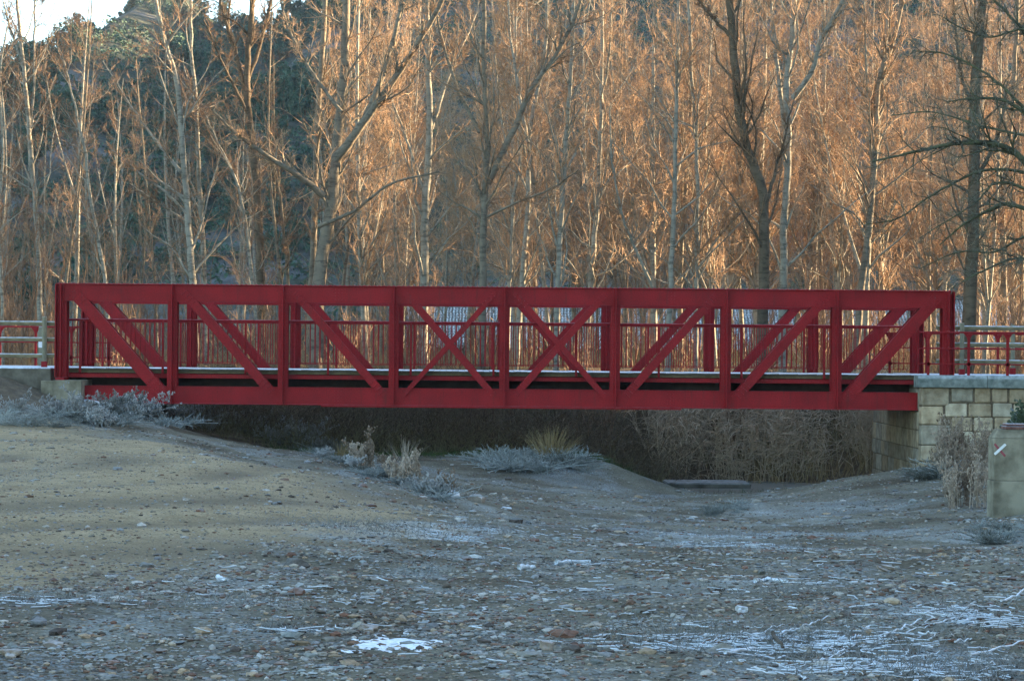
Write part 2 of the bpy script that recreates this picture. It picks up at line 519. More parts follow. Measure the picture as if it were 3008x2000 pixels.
# ------------------------------------------------------------------ terrain
CP = [
 (-4,4,-1.6),(4,4,-1.6),(0,7,-1.6),(-8,8,-1.62),(8,8,-1.6),
 (-4,10,-1.6),(0,10,-1.6),(4,10,-1.6),
 (-6,16,-1.65),(0,16,-1.76),(5,16,-1.74),(-14,18,-1.65),(12,16,-1.6),
 (-9,23,-1.65),(-3,23,-1.68),(1,23,-2.0),(5,23,-2.1),(9,23,-1.9),
 (-12,30,-1.65),(-6,30,-1.65),(-2.5,30,-1.72),(0,30,-2.3),(4,30,-2.62),(7.5,30,-2.42),(12,30,-2.2),
 (-14,36,-1.65),(-8,36,-1.65),(-4.8,36,-1.72),(-2,36,-2.35),(2,36,-2.72),(4.5,36,-2.85),(8,36,-2.66),(12,36,-2.3),
 (-14,41,-1.62),(-9,41,-1.62),(-6,41,-1.85),(-3,41,-2.4),(1,41,-2.7),(4,41,-2.98),(6,41,-2.88),(9,41,-2.5),(13,41,-2.3),
 (-13,44.5,-1.15),(-9.5,44.5,-1.38),(-8,44.5,-1.45),(-6,44.5,-1.85),(-3,44.5,-2.4),(1,44.5,-2.65),(4.3,44.5,-3.17),(6.3,44.5,-3.0),(8.5,44.5,-2.55),(11,44.5,-2.35),
 (-13,46.8,-.62),(-10.6,46.8,-.66),(-9.9,46.6,-.86),(-9.35,46.4,-1.12),(-8.9,46.3,-1.28),(-8.2,46.6,-1.32),(-6,46.6,-1.95),(2,46.4,-2.45),(3.1,46.4,-2.5),
 (-6,48,-2.2),(-2,48,-2.5),(1.5,48,-2.42),(2.9,48,-2.5),(4.3,48,-3.3),(6,48,-3.36),(9,48,-3.05),(1.8,47,-2.45),(3.6,47,-2.8),
 (-12,52,-.8),(-8,52,-1.6),(-4,52,-2.4),(0,52,-2.7),(4,52,-3.5),(7,52,-3.55),(9.5,52,-3.2),
 (-12,55,-.9),(-4,55,-1.8),(0,55,-2.0),(5,55,-2.7),(10,55,-2.3),
 (-16,60,-1.0),(-6,60,-1.0),(0,60,-1.0),(8,60,-1.0),(16,60,-1.0),(-16,50,-.9),(16,50,-1.2),(18,40,-2.2),(-20,40,-1.6),(-20,25,-1.65),(18,25,-1.8),
 (-20,70,-1),(0,70,-1),(20,70,-1)]
CP = np.array(CP, float)
def tps_k(r2): return 0.5 * r2 * np.log(r2 + 1e-9)
nC = len(CP)
K = tps_k(((CP[:, None, :2] - CP[None, :, :2]) ** 2).sum(2)) + np.eye(nC) * 0.1
PP = np.c_[np.ones(nC), CP[:, :2]]
A_ = np.block([[K, PP], [PP.T, np.zeros((3, 3))]])
W_ = np.linalg.solve(A_, np.r_[CP[:, 2], 0, 0, 0])
def ground_z(x, y):
    x = np.asarray(x, float); y = np.asarray(y, float)
    sh = np.broadcast(x, y).shape
    x = np.broadcast_to(x, sh).ravel(); y = np.broadcast_to(y, sh).ravel()
    out = np.empty(len(x))
    xc = np.clip(x, -20, 20); yc = np.clip(y, 3, 70)
    for s in range(0, len(x), 20000):
        a, b_ = xc[s:s + 20000], yc[s:s + 20000]
        r2 = (a[:, None] - CP[None, :, 0]) ** 2 + (b_[:, None] - CP[None, :, 1]) ** 2
        out[s:s + 20000] = tps_k(r2) @ W_[:nC] + W_[nC] + W_[nC + 1] * a + W_[nC + 2] * b_
    rm = road_mask(x, y)
    out += fbm(x, y, 0.35, 4, 3) * 0.12 * (1 - 0.75 * rm) + fbm(x, y, 2.6, 3, 9) * 0.034 * (1 - 0.7 * rm)
    r, _ = ruts(x, y)
    out -= r * rm * 0.05
    return (out + ZC).reshape(sh)

edge_y = np.array([3, 12, 14.7, 17.7, 19.8, 21.6, 23.5, 25.5, 30, 36, 41, 44, 46])
edge_x = np.array([-9, -5.0, -3.2, -2.5, -1.5, -.6, -.5, -.9, -2.1, -4.9, -7.2, -9.0, -12])
def road_mask(x, y):
    e = np.interp(y, edge_y, edge_x) + fbm(x, y, 0.5, 3, 21) * 0.5
    m = np.clip((e - x) / 1.5 + 0.6 + fbm(x, y, 1.5, 3, 22) * .5, 0, 1)
    return m * np.clip((43.6 - y) / 1.2, 0, 1) * np.clip((y - 9) / 4, 0, 1)

def ruts(x, y):
    """wheel tracks: arcs round a centre off to the left"""
    r = np.hypot((x + 13.0) / 1.0, (y - 30.0) / 0.95)
    t = np.zeros_like(r); s = np.zeros_like(r)
    for k, (rr, w, a) in enumerate([(4.6, .8, .7), (6.6, .3, .8), (8.3, .9, .9), (10.4, .35, .9), (12.2, .9, .8), (14.3, .4, .7), (16.5, 1.0, .7)]):
        d = (r - rr + fbm(x, y, 0.25, 2, 60 + k) * 0.35) / w
        t = np.maximum(t, a * np.exp(-d * d))
    s = np.clip(fbm(x, y, 0.5, 4, 44) + 0.55, 0, 1)
    return t, s * t

xs = np.concatenate([[-290, -180, -90, -50, -32, -24, -20, -18], np.arange(-16, 18.01, 0.13), [20, 24, 32, 45, 60, 90, 180, 430]])
ys = np.concatenate([[-300, -100, -40, -15, -5, 0, 3], np.arange(5, 26, 0.11), np.arange(26, 62, 0.17), [64, 67, 72, 80, 95, 120, 160, 260, 500, 710]])
GX, GY = np.meshgrid(xs, ys)
GZ = ground_z(GX, GY)
mb = MB()
nx, ny = len(xs), len(ys)
i = np.arange(ny - 1)[:, None] * nx + np.arange(nx - 1)[None, :]
q = np.stack([i, i + 1, i + nx + 1, i + nx], -1).reshape(-1, 4)
rm = road_mask(GX, GY)
t_, s_ = ruts(GX, GY)
fl = np.maximum(np.clip((GY - 46 + fbm(GX, GY, 0.3, 3, 5) * 3) / 4, 0, 1), np.clip((GY - 43.6 + fbm(GX, GY, 0.9, 3, 5)) / 1.2, 0, .75) * np.clip((-6.5 - GX) / 1.5, 0, 1))
mb.add(np.stack([GX, GY, GZ], -1).reshape(-1, 3), q)
mb.col[0] = np.stack([rm, s_, fl], -1).reshape(-1, 3)
ground = mb.build('ground', M['ground'], smooth=True, colattr=True)
tag(ground, kind='structure')

def frost_field(x, y):
    """where rime and old snow lie thick on the ground"""
    f = np.zeros_like(x)
    #        px   py   rx  ry  strength
    for px, py, rx, ry, s in FROST_SPOTS:
        # ground distance where the sight line meets the bed
        d, X = hit(px, py)
        u = (x - X) / (rx / F * d); w = (y - d) / (ry * d / max(py - CY, 60))
        f = np.maximum(f, s * np.clip(1.25 - np.sqrt(u * u + w * w) + fbm(x, y, 1.6, 3, 71) * 1.1, 0, 1))
    return np.clip(f, 0, 1)
def hit(px, py):
    d = np.arange(9.0, 60, 0.1)
    X, _, Zs = P(px, py, d)
    k = np.nonzero(Zs <= ground_z(X, d))[0]
    if len(k): return float(d[k[0]]), float(X[k[0]])
    return 45.0, P(px, py, 45)[0]
FROST_SPOTS = [(1060, 1550, 260, 24, 1.3), (1350, 1545, 200, 22, .7), (160, 1770, 230, 14, .6), (700, 1765, 200, 24, .4), (1250, 1670, 100, 16, .45),
               (2050, 1570, 330, 30, .6), (2180, 1600, 330, 18, .8), (850, 1860, 140, 6, .5), (2300, 1890, 520, 46, .55),
               (2800, 1800, 260, 50, .45), (2650, 1960, 420, 50, .6), (2950, 1580, 180, 60, .5), (2200, 1720, 400, 30, .2),
               (1660, 1380, 150, 30, .22), (2400, 1490, 260, 20, .3), (60, 1400, 90, 40, .5), (1700, 1660, 120, 6, .7),(2450, 1570, 350, 20, .4)]
fa = ground.data.attributes.new('frost', 'FLOAT', 'POINT')
fa.data.foreach_set('value', frost_field(GX, GY).astype(np.float32).ravel())

def gz(x, y): return float(ground_z(np.array([x]), np.array([y]))[0])

# hill behind
HD = 400.0
sil = [(-1500, 200), (-600, 120), (-200, 165), (0, 150), (105, 155), (150, 175), (172, 150), (185, 110), (255, 85), (320, 75), (370, 40), (400, -30), (470, -70), (560, -40), (600, 15),
       (650, 45), (700, 70), (770, 90), (810, 60), (870, 45), (930, 15), (1000, -60), (1300, -150), (1800, -170), (2300, -140), (2800, -150), (3300, -200), (4500, -250)]
sil = [(a_, b_ + (42 if a_ < 960 else 0)) for a_, b_ in sil]
sx = np.array([(p[0] - CX) / F * HD for p in sil]); sz = np.array([P(p[0], p[1], HD)[2] for p in sil])
hx = np.arange(-260, 300, 2.5); hy = np.concatenate([np.arange(150, 400, 5), np.arange(400, 700, 20)])
HX, HY = np.meshgrid(hx, hy)
ridge = np.interp(HX * HD / np.maximum(HD, 1), sx, sz)
tt = np.clip((HY - 170) / (HD - 170), 0, 1)
HZ = 0.2 + ridge * tt ** 0.95 * np.where(HY > HD, 1 - (HY - HD) / 420, 1)
HZ = HZ + fbm(HX, HY, 0.02, 5, 30) * 5 * np.clip((HY - 165) / 60, 0, 1) * np.clip((HD - HY) / 150 + .04, 0, 1) - np.where(HY < 172, 3, 0)
def hill_z(x, y):
    i = int(np.clip(np.searchsorted(hy, y) - 1, 0, len(hy) - 2)); j = int(np.clip(np.searchsorted(hx, x) - 1, 0, len(hx) - 2))
    u = (x - hx[j]) / (hx[j + 1] - hx[j]); w = (y - hy[i]) / (hy[i + 1] - hy[i])
    return (HZ[i, j] * (1 - u) + HZ[i, j + 1] * u) * (1 - w) + (HZ[i + 1, j] * (1 - u) + HZ[i + 1, j + 1] * u) * w
mb = MB(); nx, ny = len(hx), len(hy)
i = np.arange(ny - 1)[:, None] * nx + np.arange(nx - 1)[None, :]
mb.add(np.stack([HX, HY, HZ], -1).reshape(-1, 3), np.stack([i, i + 1, i + nx + 1, i + nx], -1).reshape(-1, 4))
tag(mb.build('hill', M['hill'], smooth=True), kind='structure')

# unseen ridge added on the right to keep the river bed in shade
rx_ = np.arange(38, 190, 2.0); ry_ = np.arange(-90, 125, 0.5)
RX, RY = np.meshgrid(rx_, ry_)
prof = np.clip((RX - 42) / 55, 0, 1); prof = prof * prof * (3 - 2 * prof) * np.clip((190 - RX) / 60, 0, 1)
lim = 60.5 + (RX - 0) * math.tan(SUN_AZ)
notch = 0
for y_at in (21.0, 24.5, 29.5):          # gaps shaped into the added crest to lay sun streaks on the dirt road
    dn = (RY - (y_at + (RX + 9) * math.tan(SUN_AZ))) / 0.55
    notch = notch + np.exp(-dn * dn)
endf = np.clip((lim - RY) / 8, 0, 1)
RZ = -1.5 + prof * (47 - 20 * np.clip(notch, 0, 1)) * endf + fbm(RX, RY, 0.04, 4, 50) * 3 * prof * endf
mb = MB(); nx, ny = len(rx_), len(ry_)
i = np.arange(ny - 1)[:, None] * nx + np.arange(nx - 1)[None, :]
mb.add(np.stack([RX, RY, RZ], -1).reshape(-1, 3), np.stack([i, i + 1, i + nx + 1, i + nx], -1).reshape(-1, 4))
tag(mb.build('shade_ridge', M['hill'], smooth=True), kind='structure')

rx_ = np.arange(140, 420, 8.0); ry_ = np.arange(185, 560, 8.0)  # second unseen ridge, added to keep the hill in shade
RX, RY = np.meshgrid(rx_, ry_)
prof = np.clip((RX - 142) / 150, 0, 1) * np.clip((RY - 190) / 25, 0, 1) * np.clip((420 - RX) / 60, 0, 1) * np.clip((560 - RY) / 60, 0, 1)
RZ = -1.5 + prof * 150 + fbm(RX, RY, 0.02, 4, 52) * 8 * prof
mb = MB(); nx, ny = len(rx_), len(ry_)
i = np.arange(ny - 1)[:, None] * nx + np.arange(nx - 1)[None, :]
mb.add(np.stack([RX, RY, RZ], -1).reshape(-1, 3), np.stack([i, i + 1, i + nx + 1, i + nx], -1).reshape(-1, 4))
tag(mb.build('shade_ridge', M['hill'], smooth=True), kind='structure')

# river pool
d0 = 50.5
mb = MB()
wx = np.linspace(2.6, 9.6, 30); wy = np.linspace(46.5, 57, 20)
WX, WY = np.meshgrid(wx, wy); i = np.arange(19)[:, None] * 30 + np.arange(29)[None, :]
mb.add(np.stack([WX, WY, np.full_like(WX, ZC - 3.31)], -1).reshape(-1, 3), np.stack([i, i + 1, i + 31, i + 30], -1).reshape(-1, 4))
tag(mb.build('water', M['water']), kind='structure')

# approach paths on both banks
mb = MB(); mb.box((-60, 47.05, ZC - 1.15), (-9.12, 50.9, ZC - .60), 0.02)
tag(mb.build('path', M['path']), kind='structure')
mb = MB(); mb.box((9.95, 47.0, ZC - 1.3), (60, 50.9, ZC - .60), 0.02)
tag(mb.build('path', M['path']), kind='structure')

# ------------------------------------------------------------------ bridge
Y0, W = 47.0, 3.5
PAN = 2.411
XL = (180 - CX) / F * Y0
Z = lambda z: ZC + z
ZT, ZTB, ZBT, ZBB = Z(1.24), Z(.865), Z(-.977), Z(-1.361)
bridge = empty('truss_bridge', (0, Y0, ZC - .6), 0, 'long red riveted steel truss footbridge with lattice diagonals spanning the gravel river bed', 'bridge')
OFF = np.array([0, Y0, ZC - .6])
def bbuild(mb, name, mat, parent=bridge, smooth=False):
    for a in mb.v: a -= OFF
    o = mb.build(name, mat, None, smooth)
    o.parent = parent
    return o
def dome(mb, c, r, ax=2, sgn=1):
    """rivet head"""
    k = 6
    th = np.arange(k) * 2 * math.pi / k
    o1, o2 = [q for q in range(3) if q != ax]
    v = []
    for rr, hh in ((r, 0), (r * .7, r * .55)):
        for t in th:
            p = np.array(c, float); p[o1] += rr * math.cos(t); p[o2] += rr * math.sin(t); p[ax] += sgn * hh
            v.append(p)
    p = np.array(c, float); p[ax] += sgn * r * .8; v.append(p)
    f = [[j, (j + 1) % k, k + (j + 1) % k, k + j] for j in range(k)]
    base = mb.n
    mb.add(np.array(v), np.array(f))
    mb.tris = getattr(mb, 'tris', [])
    for j in range(k): mb.tris.append([base + k + j, base + k + (j + 1) % k, base + 2 * k])

nodes = [XL + PAN * k for k in range(9)]
XR = nodes[-1]
CD = 0.30                                    # chord depth
sect = {1: .255, 2: .195, 3: .168, 4: .142, 5: .15, 6: .168, 7: .195, 8: .255}
for side, yf in ((0, Y0), (1, Y0 + W - CD)):
    yb = yf + CD
    # --- top chord
    mb = MB()
    mb.box((XL - .1, yf, ZTB), (XR + .09, yf + .02, ZT - .02))                       # outer web
    mb.box((XL - .1, yb - .02, ZTB), (XR + .09, yb, ZT - .02))                       # inner web
    mb.box((XL - .12, yf - .04, ZT - .02), (XR + .11, yb + .04, ZT), .004)           # top plate
    mb.box((XL - .1, yf - .025, ZTB - .004), (XR + .09, yf - .001, ZTB + .012))      # lower angle lip
    mb.box((XL - .1, yf + .021, ZTB - .003), (XR + .09, yf + .11, ZTB + .009))
    mb.box((XL - .1, yb - .11, ZTB - .003), (XR + .09, yb - .021, ZTB + .009))
    for x in np.arange(XL - .05, XR + .05, .107):
        for yy in (yf + .01, yb - .01): dome(mb, (x, yy, ZT), .023)
    for sxn in (2.5, 5.5):
        for a in range(3):
            for c_ in range(4): dome(mb, (XL + PAN * sxn + (a - 1) * .07, yf, ZTB + .07 + c_ * .07), .011, 1, -1)
    bbuild(mb, 'top_chord', M['red'])
    # --- bottom chord
    mb = MB()
    mb.box((XL + .10, yf, ZBB + .02), (XR + .3, yf + .02, ZBT))
    mb.box((XL + .10, yb - .02, ZBB + .02), (XR + .3, yb, ZBT))
    mb.box((XL + .10, yf - .035, ZBB), (XR + .3, yb + .035, ZBB + .02), .004)
    mb.box((XL + PAN * 2.35, yf - .03, ZBB - .035), (XL + PAN * 5.6, yb + .03, ZBB - .002), .004)   # cover plate
    mb.box((XL + .10, yf - .02, ZBT - .013), (XR + .3, yf - .001, ZBT + .002))
    for sxn in (2.5, 5.5):
        for a in range(3):
            for c_ in range(4): dome(mb, (XL + PAN * sxn + (a - 1) * .07, yf, ZBB + .09 + c_ * .07), .011, 1, -1)
    bbuild(mb, 'bottom_chord', M['red'])
    # --- verticals
    for k, x in enumerate(nodes):
        mb = MB()
        end = k in (0, 8)
        w = .105 if not end else .115
        zb = ZBT if not end else (Z(-.80) if k == 0 else Z(-.62))
        mb.box((x - w, yf + .004, zb), (x - .012, yf + .018, ZTB))
        mb.box((x + .012, yf + .004, zb), (x + w, yf + .018, ZTB))
        mb.box((x - w, yb - .018, zb), (x + w, yb - .004, ZTB))
        mb.box((x - .012, yf + .003, zb), (x + .012, yb - .003, ZTB))               # web
        zb2 = ZBB + .021 if not end else zb
        mb.box((x - .011, yf - .13, zb2), (x + .011, yf - .001, ZT - .021))          # projecting fin
        mb.box((x - .06, yf - .012, zb2 + .002), (x - .0115, yf - .0015, ZT - .023))
        mb.box((x + .0115, yf - .012, zb2 + .002), (x + .06, yf - .0015, ZT - .023))
        if end:
            s = -1 if k == 0 else 1
            mb.box((x + s * .115 - .012, yf - .10, zb - .0), (x + s * .115 + .012, yb + .0, ZT - .024))
        for z in np.arange(zb + .1, ZT - .1, .12):
            dome(mb, (x - .036, yf - .012, z), .009, 1, -1); dome(mb, (x + .036, yf - .012, z), .009, 1, -1)
        bbuild(mb, 'vertical_post', M['red'])
    # --- diagonals
    zt_, zb_ = (ZT + ZTB) / 2 + .07, (ZBT + ZBB) / 2 + .02
    for k in range(8):
        specs = []
        a, c_ = nodes[k] + .20, nodes[k + 1] - .20
        w = sect[k + 1]
        if k <= 3: specs.append((a, c_, w, 0))
        else: specs.append((c_, a, w, 0))
        if k == 3: specs.append((c_, a, .10, 1))
        if k == 4: specs.append((a, c_, .125, 1))
        for xt, xb, w, lay in specs:
            mb = MB()
            p0 = np.array([xt, 0, zt_]); p1 = np.array([xb, 0, zb_])
            d = p1 - p0; ln = np.linalg.norm(d); d /= ln
            n = np.array([-d[2], 0, d[0]])
            rot = np.stack([d, np.array([0, 1.0, 0]), n], 1)
            cen = (p0 + p1) / 2
            yy = yf - .013 - .014 * lay
            for yc, th in ((yy, .012), (yb - .035 - .02 * lay, .012)):
                cc = cen.copy(); cc[1] = yc + (0 if yc > yf else 0)
                mb.box((-ln / 2, -th / 2, -w / 2), (ln / 2, th / 2, w / 2), 0, rot, cc)
            for s in (-1, 1):                                                         # edge angles
                cc = cen + n * s * (w / 2 - .006); cc[1] = yy + .045
                mb.box((-ln / 2 + .45, -.036, -.006), (ln / 2 - .42, .036, .006), 0, rot, cc)
            for e in (0, 1):
                for a_ in range(4):
                    for b_ in (-1, -.33, .33, 1):
                        if w < .16 and abs(b_) < .5: continue
                        q_ = p0 + d * (.09 + a_ * .1) if e == 0 else p1 - d * (.09 + a_ * .1)
                        q_ = q_ + n * b_ * w * .36
                        dome(mb, (q_[0], yy - .006, q_[2]), .014, 1, -1)
            bbuild(mb, 'diagonal', M['red'])

# deck boards, beams
mb = MB()
x = XL - .05
while x < XR + .25:
    h = rng.uniform(-.004, .004)
    mb.box((x, Y0 + .36, Z(-.645)), (x + .133, Y0 + W - .36, Z(-.602) + h))
    x += .138
bbuild(mb, 'deck_boards', M['deck'])
for yy in (Y0 + .40, Y0 + 1.6, Y0 + W - .52):
    mb = MB(); mb.box((XL - .05, yy, Z(-.70)), (XR + .25, yy + .12, Z(-.6455)), .005)
    bbuild(mb, 'stringer', M['deck_wood'])
for yy in (Y0 + .95, Y0 + 1.75, Y0 + 2.5):
    mb = MB(); mb.box((XL - .05, yy - .01, Z(-1.04)), (XR + .25, yy + .01, Z(-.70)))
    mb.box((XL - .05, yy - .07, Z(-1.055)), (XR + .25, yy + .07, Z(-1.04)))
    bbuild(mb, 'stringer', M['tar'])
for yy in (Y0 + .34, Y0 + W - .40):
    mb = MB()
    mb.box((XL - .1, yy, Z(-.79)), (XR + .25, yy + .014, Z(-.7015)))
    mb.box((XL - .1, yy, Z(-.715)), (XR + .25, yy + .06, Z(-.701)))
    mb.box((XL - .1, yy - .02, Z(-.805)), (XR + .25, yy + .06, Z(-.7905)))
    bbuild(mb, 'edge_beam', M['red'])
for x in nodes:
    mb = MB()
    mb.box((x - .012, Y0 + .305, Z(-1.05)), (x + .012, Y0 + W - .305, Z(-.81)))
    mb.box((x - .07, Y0 + .305, Z(-1.065)), (x + .07, Y0 + W - .305, Z(-1.05)))
    bbuild(mb, 'floor_beam', M['red'])

# railings: panels between posts
RP = 242.6 / 134.0
rx0 = (237 - CX) / 134.0 - RP
bal_me = None
nb = 0
rest = MB()
for side in (0, 1):
    yr = Y0 + .325 if side == 0 else Y0 + W - .325
    for k in range(-0, 11):
        x0 = rx0 + RP * k; x1 = x0 + RP
        x0c = max(x0, XL - .12); x1c = min(x1, XR + .14)
        if x1c - x0c < .2: continue
        panel = empty('railing_panel'); panel.parent = bridge
        mb = MB(); mb.tube([(x0c, yr, Z(.455)), (x1c, yr, Z(.455))], .027, 8)
        bbuild(mb, 'handrail', M['red'], panel)
        mb = MB(); mb.box((x0c, yr - .014, Z(-.485)), (x1c, yr + .014, Z(-.47)))
        bbuild(mb, 'bottom_rail', M['red'], panel)
        if x0 > XL - .13:
            mb = MB(); mb.box((x0 - .024, yr - .02 + (-.022 if side == 0 else .022), Z(-.70)), (x0 + .024, yr + .02 + (-.022 if side == 0 else .022), Z(.44)), .003)
            bbuild(mb, 'railing_post', M['red'], panel)
        for j in range(1, 17):
            xb = x0 + RP * j / 16.6
            if xb < x0c or xb > x1c or j == 0: continue
            if side == 0 and nb < 100:
                if bal_me is None:
                    mb = MB(); mb.box((-.0085, -.0085, 0), (.0085, .0085, .9))
                    o = mb.build('baluster', M['red']); bal_me = o.data
                else:
                    o = bpy.data.objects.new('baluster', bal_me); link(o)
                o.parent = panel
                o.location = Vector((xb, yr, Z(-.47))) - Vector(OFF)
                nb += 1
            else:
                rest.box((xb - .0085, yr - .0085, Z(-.47)), (xb + .0085, yr + .0085, Z(.43)))
o = bbuild(rest, 'baluster', M['red']); o['kind'] = 'stuff'

# ------------------------------------------------------------------ abutments
# left concrete seat
x0, x1 = (155 - CX) / F * 46.6, (240 - CX) / F * 46.6
a = empty('concrete_abutment', (x0, 46.7, Z(-1.3)), 0, 'weathered concrete block carrying the left end of the red bridge', 'abutment')
def rel(mb, root, name, mat, parent=None, smooth=False, colattr=False):
    l = np.array(root.location)
    for q_ in mb.v: q_ -= l
    o = mb.build(name, mat, None, smooth, colattr); o.parent = parent or root
    return o
mb = MB(); mb.box((x0, 46.62, Z(-1.6)), (x1, 51, Z(-.86)), .012)
rel(mb, a, 'bearing_block', M['concrete'])
mb = MB(); mb.box((x0 - .28, 46.75, Z(-1.6)), (x0 - .012, 51, Z(-.875)), .01)
rel(mb, a, 'side_block', M['concrete'])
mb = MB(); mb.box((XL - .1, 46.85, Z(-.86)), (XL + .1, 47.35, Z(-.805)), .005)
rel(mb, a, 'bearing_plate', M['red'])

# right masonry wall with coping
wall = empty('stone_wall', (9.75, 46.6, Z(-2.6)), 0, 'pale ashlar stone abutment wall with grey coping at the right end of the red bridge', 'wall')
YW = 46.6
px2x = lambda p, d=YW: (p - CX) / F * d
zpx = lambda p, d=YW: ZC - (p - CY) / F * d
mb = MB()
mb.box((px2x(2710), YW + .03, Z(-3.9)), (22, YW + .5, Z(-.86)))
mb.box((px2x(2710), YW + .4, Z(-3.9)), (px2x(2710) + .5, 52.2, Z(-.80)))
rel(mb, wall, 'mortar', M['mortar'])
mb = MB()
def stint():
    b_ = rng.uniform(.66, 1.12); w_ = rng.uniform(-.06, .08)
    return (b_ + w_, b_, b_ - w_ * 1.3)
def block(mb, xa, xb, za, zb, y0=YW, dy=.0):
    mb.box((xa + rng.uniform(.006, .02), y0 + dy + rng.uniform(-.01, .014), za + rng.uniform(.005, .018)), (xb - rng.uniform(.006, .02), y0 + .3, zb - .006), .022, col=stint())
zc = 1126.0                                       # derolled top of the courses
qz = [1126, 1181, 1236, 1296, 1345, 1400, 1450]
for k in range(6):
    wq = [86, 68, 88, 66, 90, 70][k]
    block(mb, px2x(2707), px2x(2707 + wq), zpx(qz[k + 1]), zpx(qz[k]), dy=-.015)
courses = [1126, 1171, 1213, 1254, 1293, 1335, 1378, 1422]
for k in range(7):
    zt2, zb2 = courses[k], courses[k + 1]
    m_ = (zt2 + zb2) / 2
    qi = min(max(int(np.searchsorted(qz, m_) - 1), 0), 5)
    xx = 2707 + max([86, 68, 88, 66, 90, 70][qi], [86, 68, 88, 66, 90, 70][min(qi + (1 if courses[k + 1] > qz[qi + 1] + 8 else 0), 5)]) + 2
    while xx < 3700:
        w_ = rng.uniform(48, 76)
        block(mb, px2x(xx), px2x(xx + w_), zpx(zb2 + rng.uniform(-1.5, 1.5)), zpx(zt2 + rng.uniform(-1.5, 1.5)))
        xx += w_ + 1.5
rel(mb, wall, 'facing_stone', M['stone'], colattr=True)
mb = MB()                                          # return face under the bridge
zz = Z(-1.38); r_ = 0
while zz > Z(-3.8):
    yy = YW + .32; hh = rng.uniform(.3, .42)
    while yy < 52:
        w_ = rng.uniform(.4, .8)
        mb.box((px2x(2707) - rng.uniform(0, .012), yy + .006, zz - hh + .006), (px2x(2707) + .3, min(yy + w_, 52.2) - .006, zz - .006), .016, col=tuple(.62 * q_ for q_ in stint()))  # tint darkened to paint the shade of this side face into the stone
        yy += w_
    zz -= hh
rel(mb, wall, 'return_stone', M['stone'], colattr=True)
mb = MB(); mb.box((px2x(2707) + .01, YW + .32, Z(-1.375)), (px2x(2707) + .5, 51.5, Z(-.9)), .01)
rel(mb, wall, 'bearing_shelf', M['concrete'])
xcs = [2697, 2902, 3120, 3330, 3560]
for k in range(4):
    mb = MB(); xa, xb = px2x(xcs[k], YW - .08), px2x(xcs[k + 1], YW - .08)
    xa += .004
    prof = [(YW - .10, -.855), (YW - .10, -.66), (YW - .03, -.588), (YW + .38, -.588), (YW + .38, -.855)]
    v = [(x_, y_, Z(z_)) for x_ in (xa, xb) for y_, z_ in prof]
    n5 = 5
    mb.add(np.array(v), np.array([[j, (j + 1) % n5, n5 + (j + 1) % n5, n5 + j] for j in range(n5)])[:, ::-1])
    mb.ng = [[0, 1, 2, 3, 4], [9, 8, 7, 6, 5]]
    o = rel(mb, wall, 'coping_stone', M['coping'])
    bv = o.modifiers.new('bevel', 'BEVEL'); bv.width = .018; bv.segments = 2

# ------------------------------------------------------------------ low red railings and wooden rail fences
def low_rail(root, xs_, y, x0, x1, zt, zm, zb, zf):
    for z_, r_ in ((zt, .02), (zm, .014), (zb, .014)):
        mb = MB(); mb.box((x0, y - r_, z_ - r_), (x1, y + r_, z_ + r_), .004)
        rel(mb, root, 'rail', M['red'])
    for x in xs_:
        mb = MB()
        mb.box((x - .027, y - .024, zf), (x + .027, y + .024, zt - .021), .004)
        for s in (-1, 1):                                            # flared brackets
            for (za, zb3, wa) in ((zt - .021, zt - .19, .085),):
                n_ = 7
                tpar = np.linspace(0, 1, n_)
                zz_ = za + (zb3 - za) * tpar; ww = .02 + wa * (1 - tpar) ** 2.2
                v, f = [], []
                for k_ in range(n_):
                    for yy_ in (-.008, .008):
                        v += [(x + s * .02, y + yy_, zz_[k_]), (x + s * ww[k_] + s * .008, y + yy_, zz_[k_])]
                for k_ in range(n_ - 1):
                    b0 = k_ * 4
                    f += [[b0, b0 + 1, b0 + 5, b0 + 4], [b0 + 2, b0 + 6, b0 + 7, b0 + 3], [b0 + 1, b0 + 3, b0 + 7, b0 + 5]]
                mb.add(np.array(v), np.array(f))
            mb.box((-.04, -.006, -.04), (.04, .006, .04), 0, np.array([[.707, 0, -.707], [0, 1, 0], [.707, 0, .707]]), (x + s * .012, y - .026, zb))
        rel(mb, root, 'post', M['red'])
yl = 46.75
r = empty('low_railing', (9.5, yl, Z(-.588)), 0, 'low red steel railing with bracketed posts standing on the grey coping of the stone wall', 'railing')
low_rail(r, [px2x(p, yl) for p in (2727, 2845.6, 2960, 3075, 3190, 3305)], yl, px2x(2700, yl), px2x(3500, yl), zpx(964, yl), zpx(1012, yl), zpx(1057, yl), Z(-.59))
yl = 50.75
r = empty('low_railing', (9.5, yl, Z(-.6)), 0, 'low red railing behind the wooden fence on the right bank', 'railing')
low_rail(r, [px2x(p, yl) for p in (2614, 2722, 2931, 3040, 3150)], yl, px2x(2600, yl), px2x(3400, yl), zpx(968, yl), zpx(1010, yl), zpx(1056, yl), Z(-.6))
r = empty('low_railing', (-12, yl, Z(-.6)), 0, 'low red steel railing with bracketed posts behind the log fence at the left bank', 'railing')
low_rail(r, [px2x(p, yl) for p in (-110, 0, 105, 210, 320)], yl, px2x(-300, yl), px2x(330, yl), zpx(971, yl), zpx(1016, yl), zpx(1060, yl), Z(-.6))

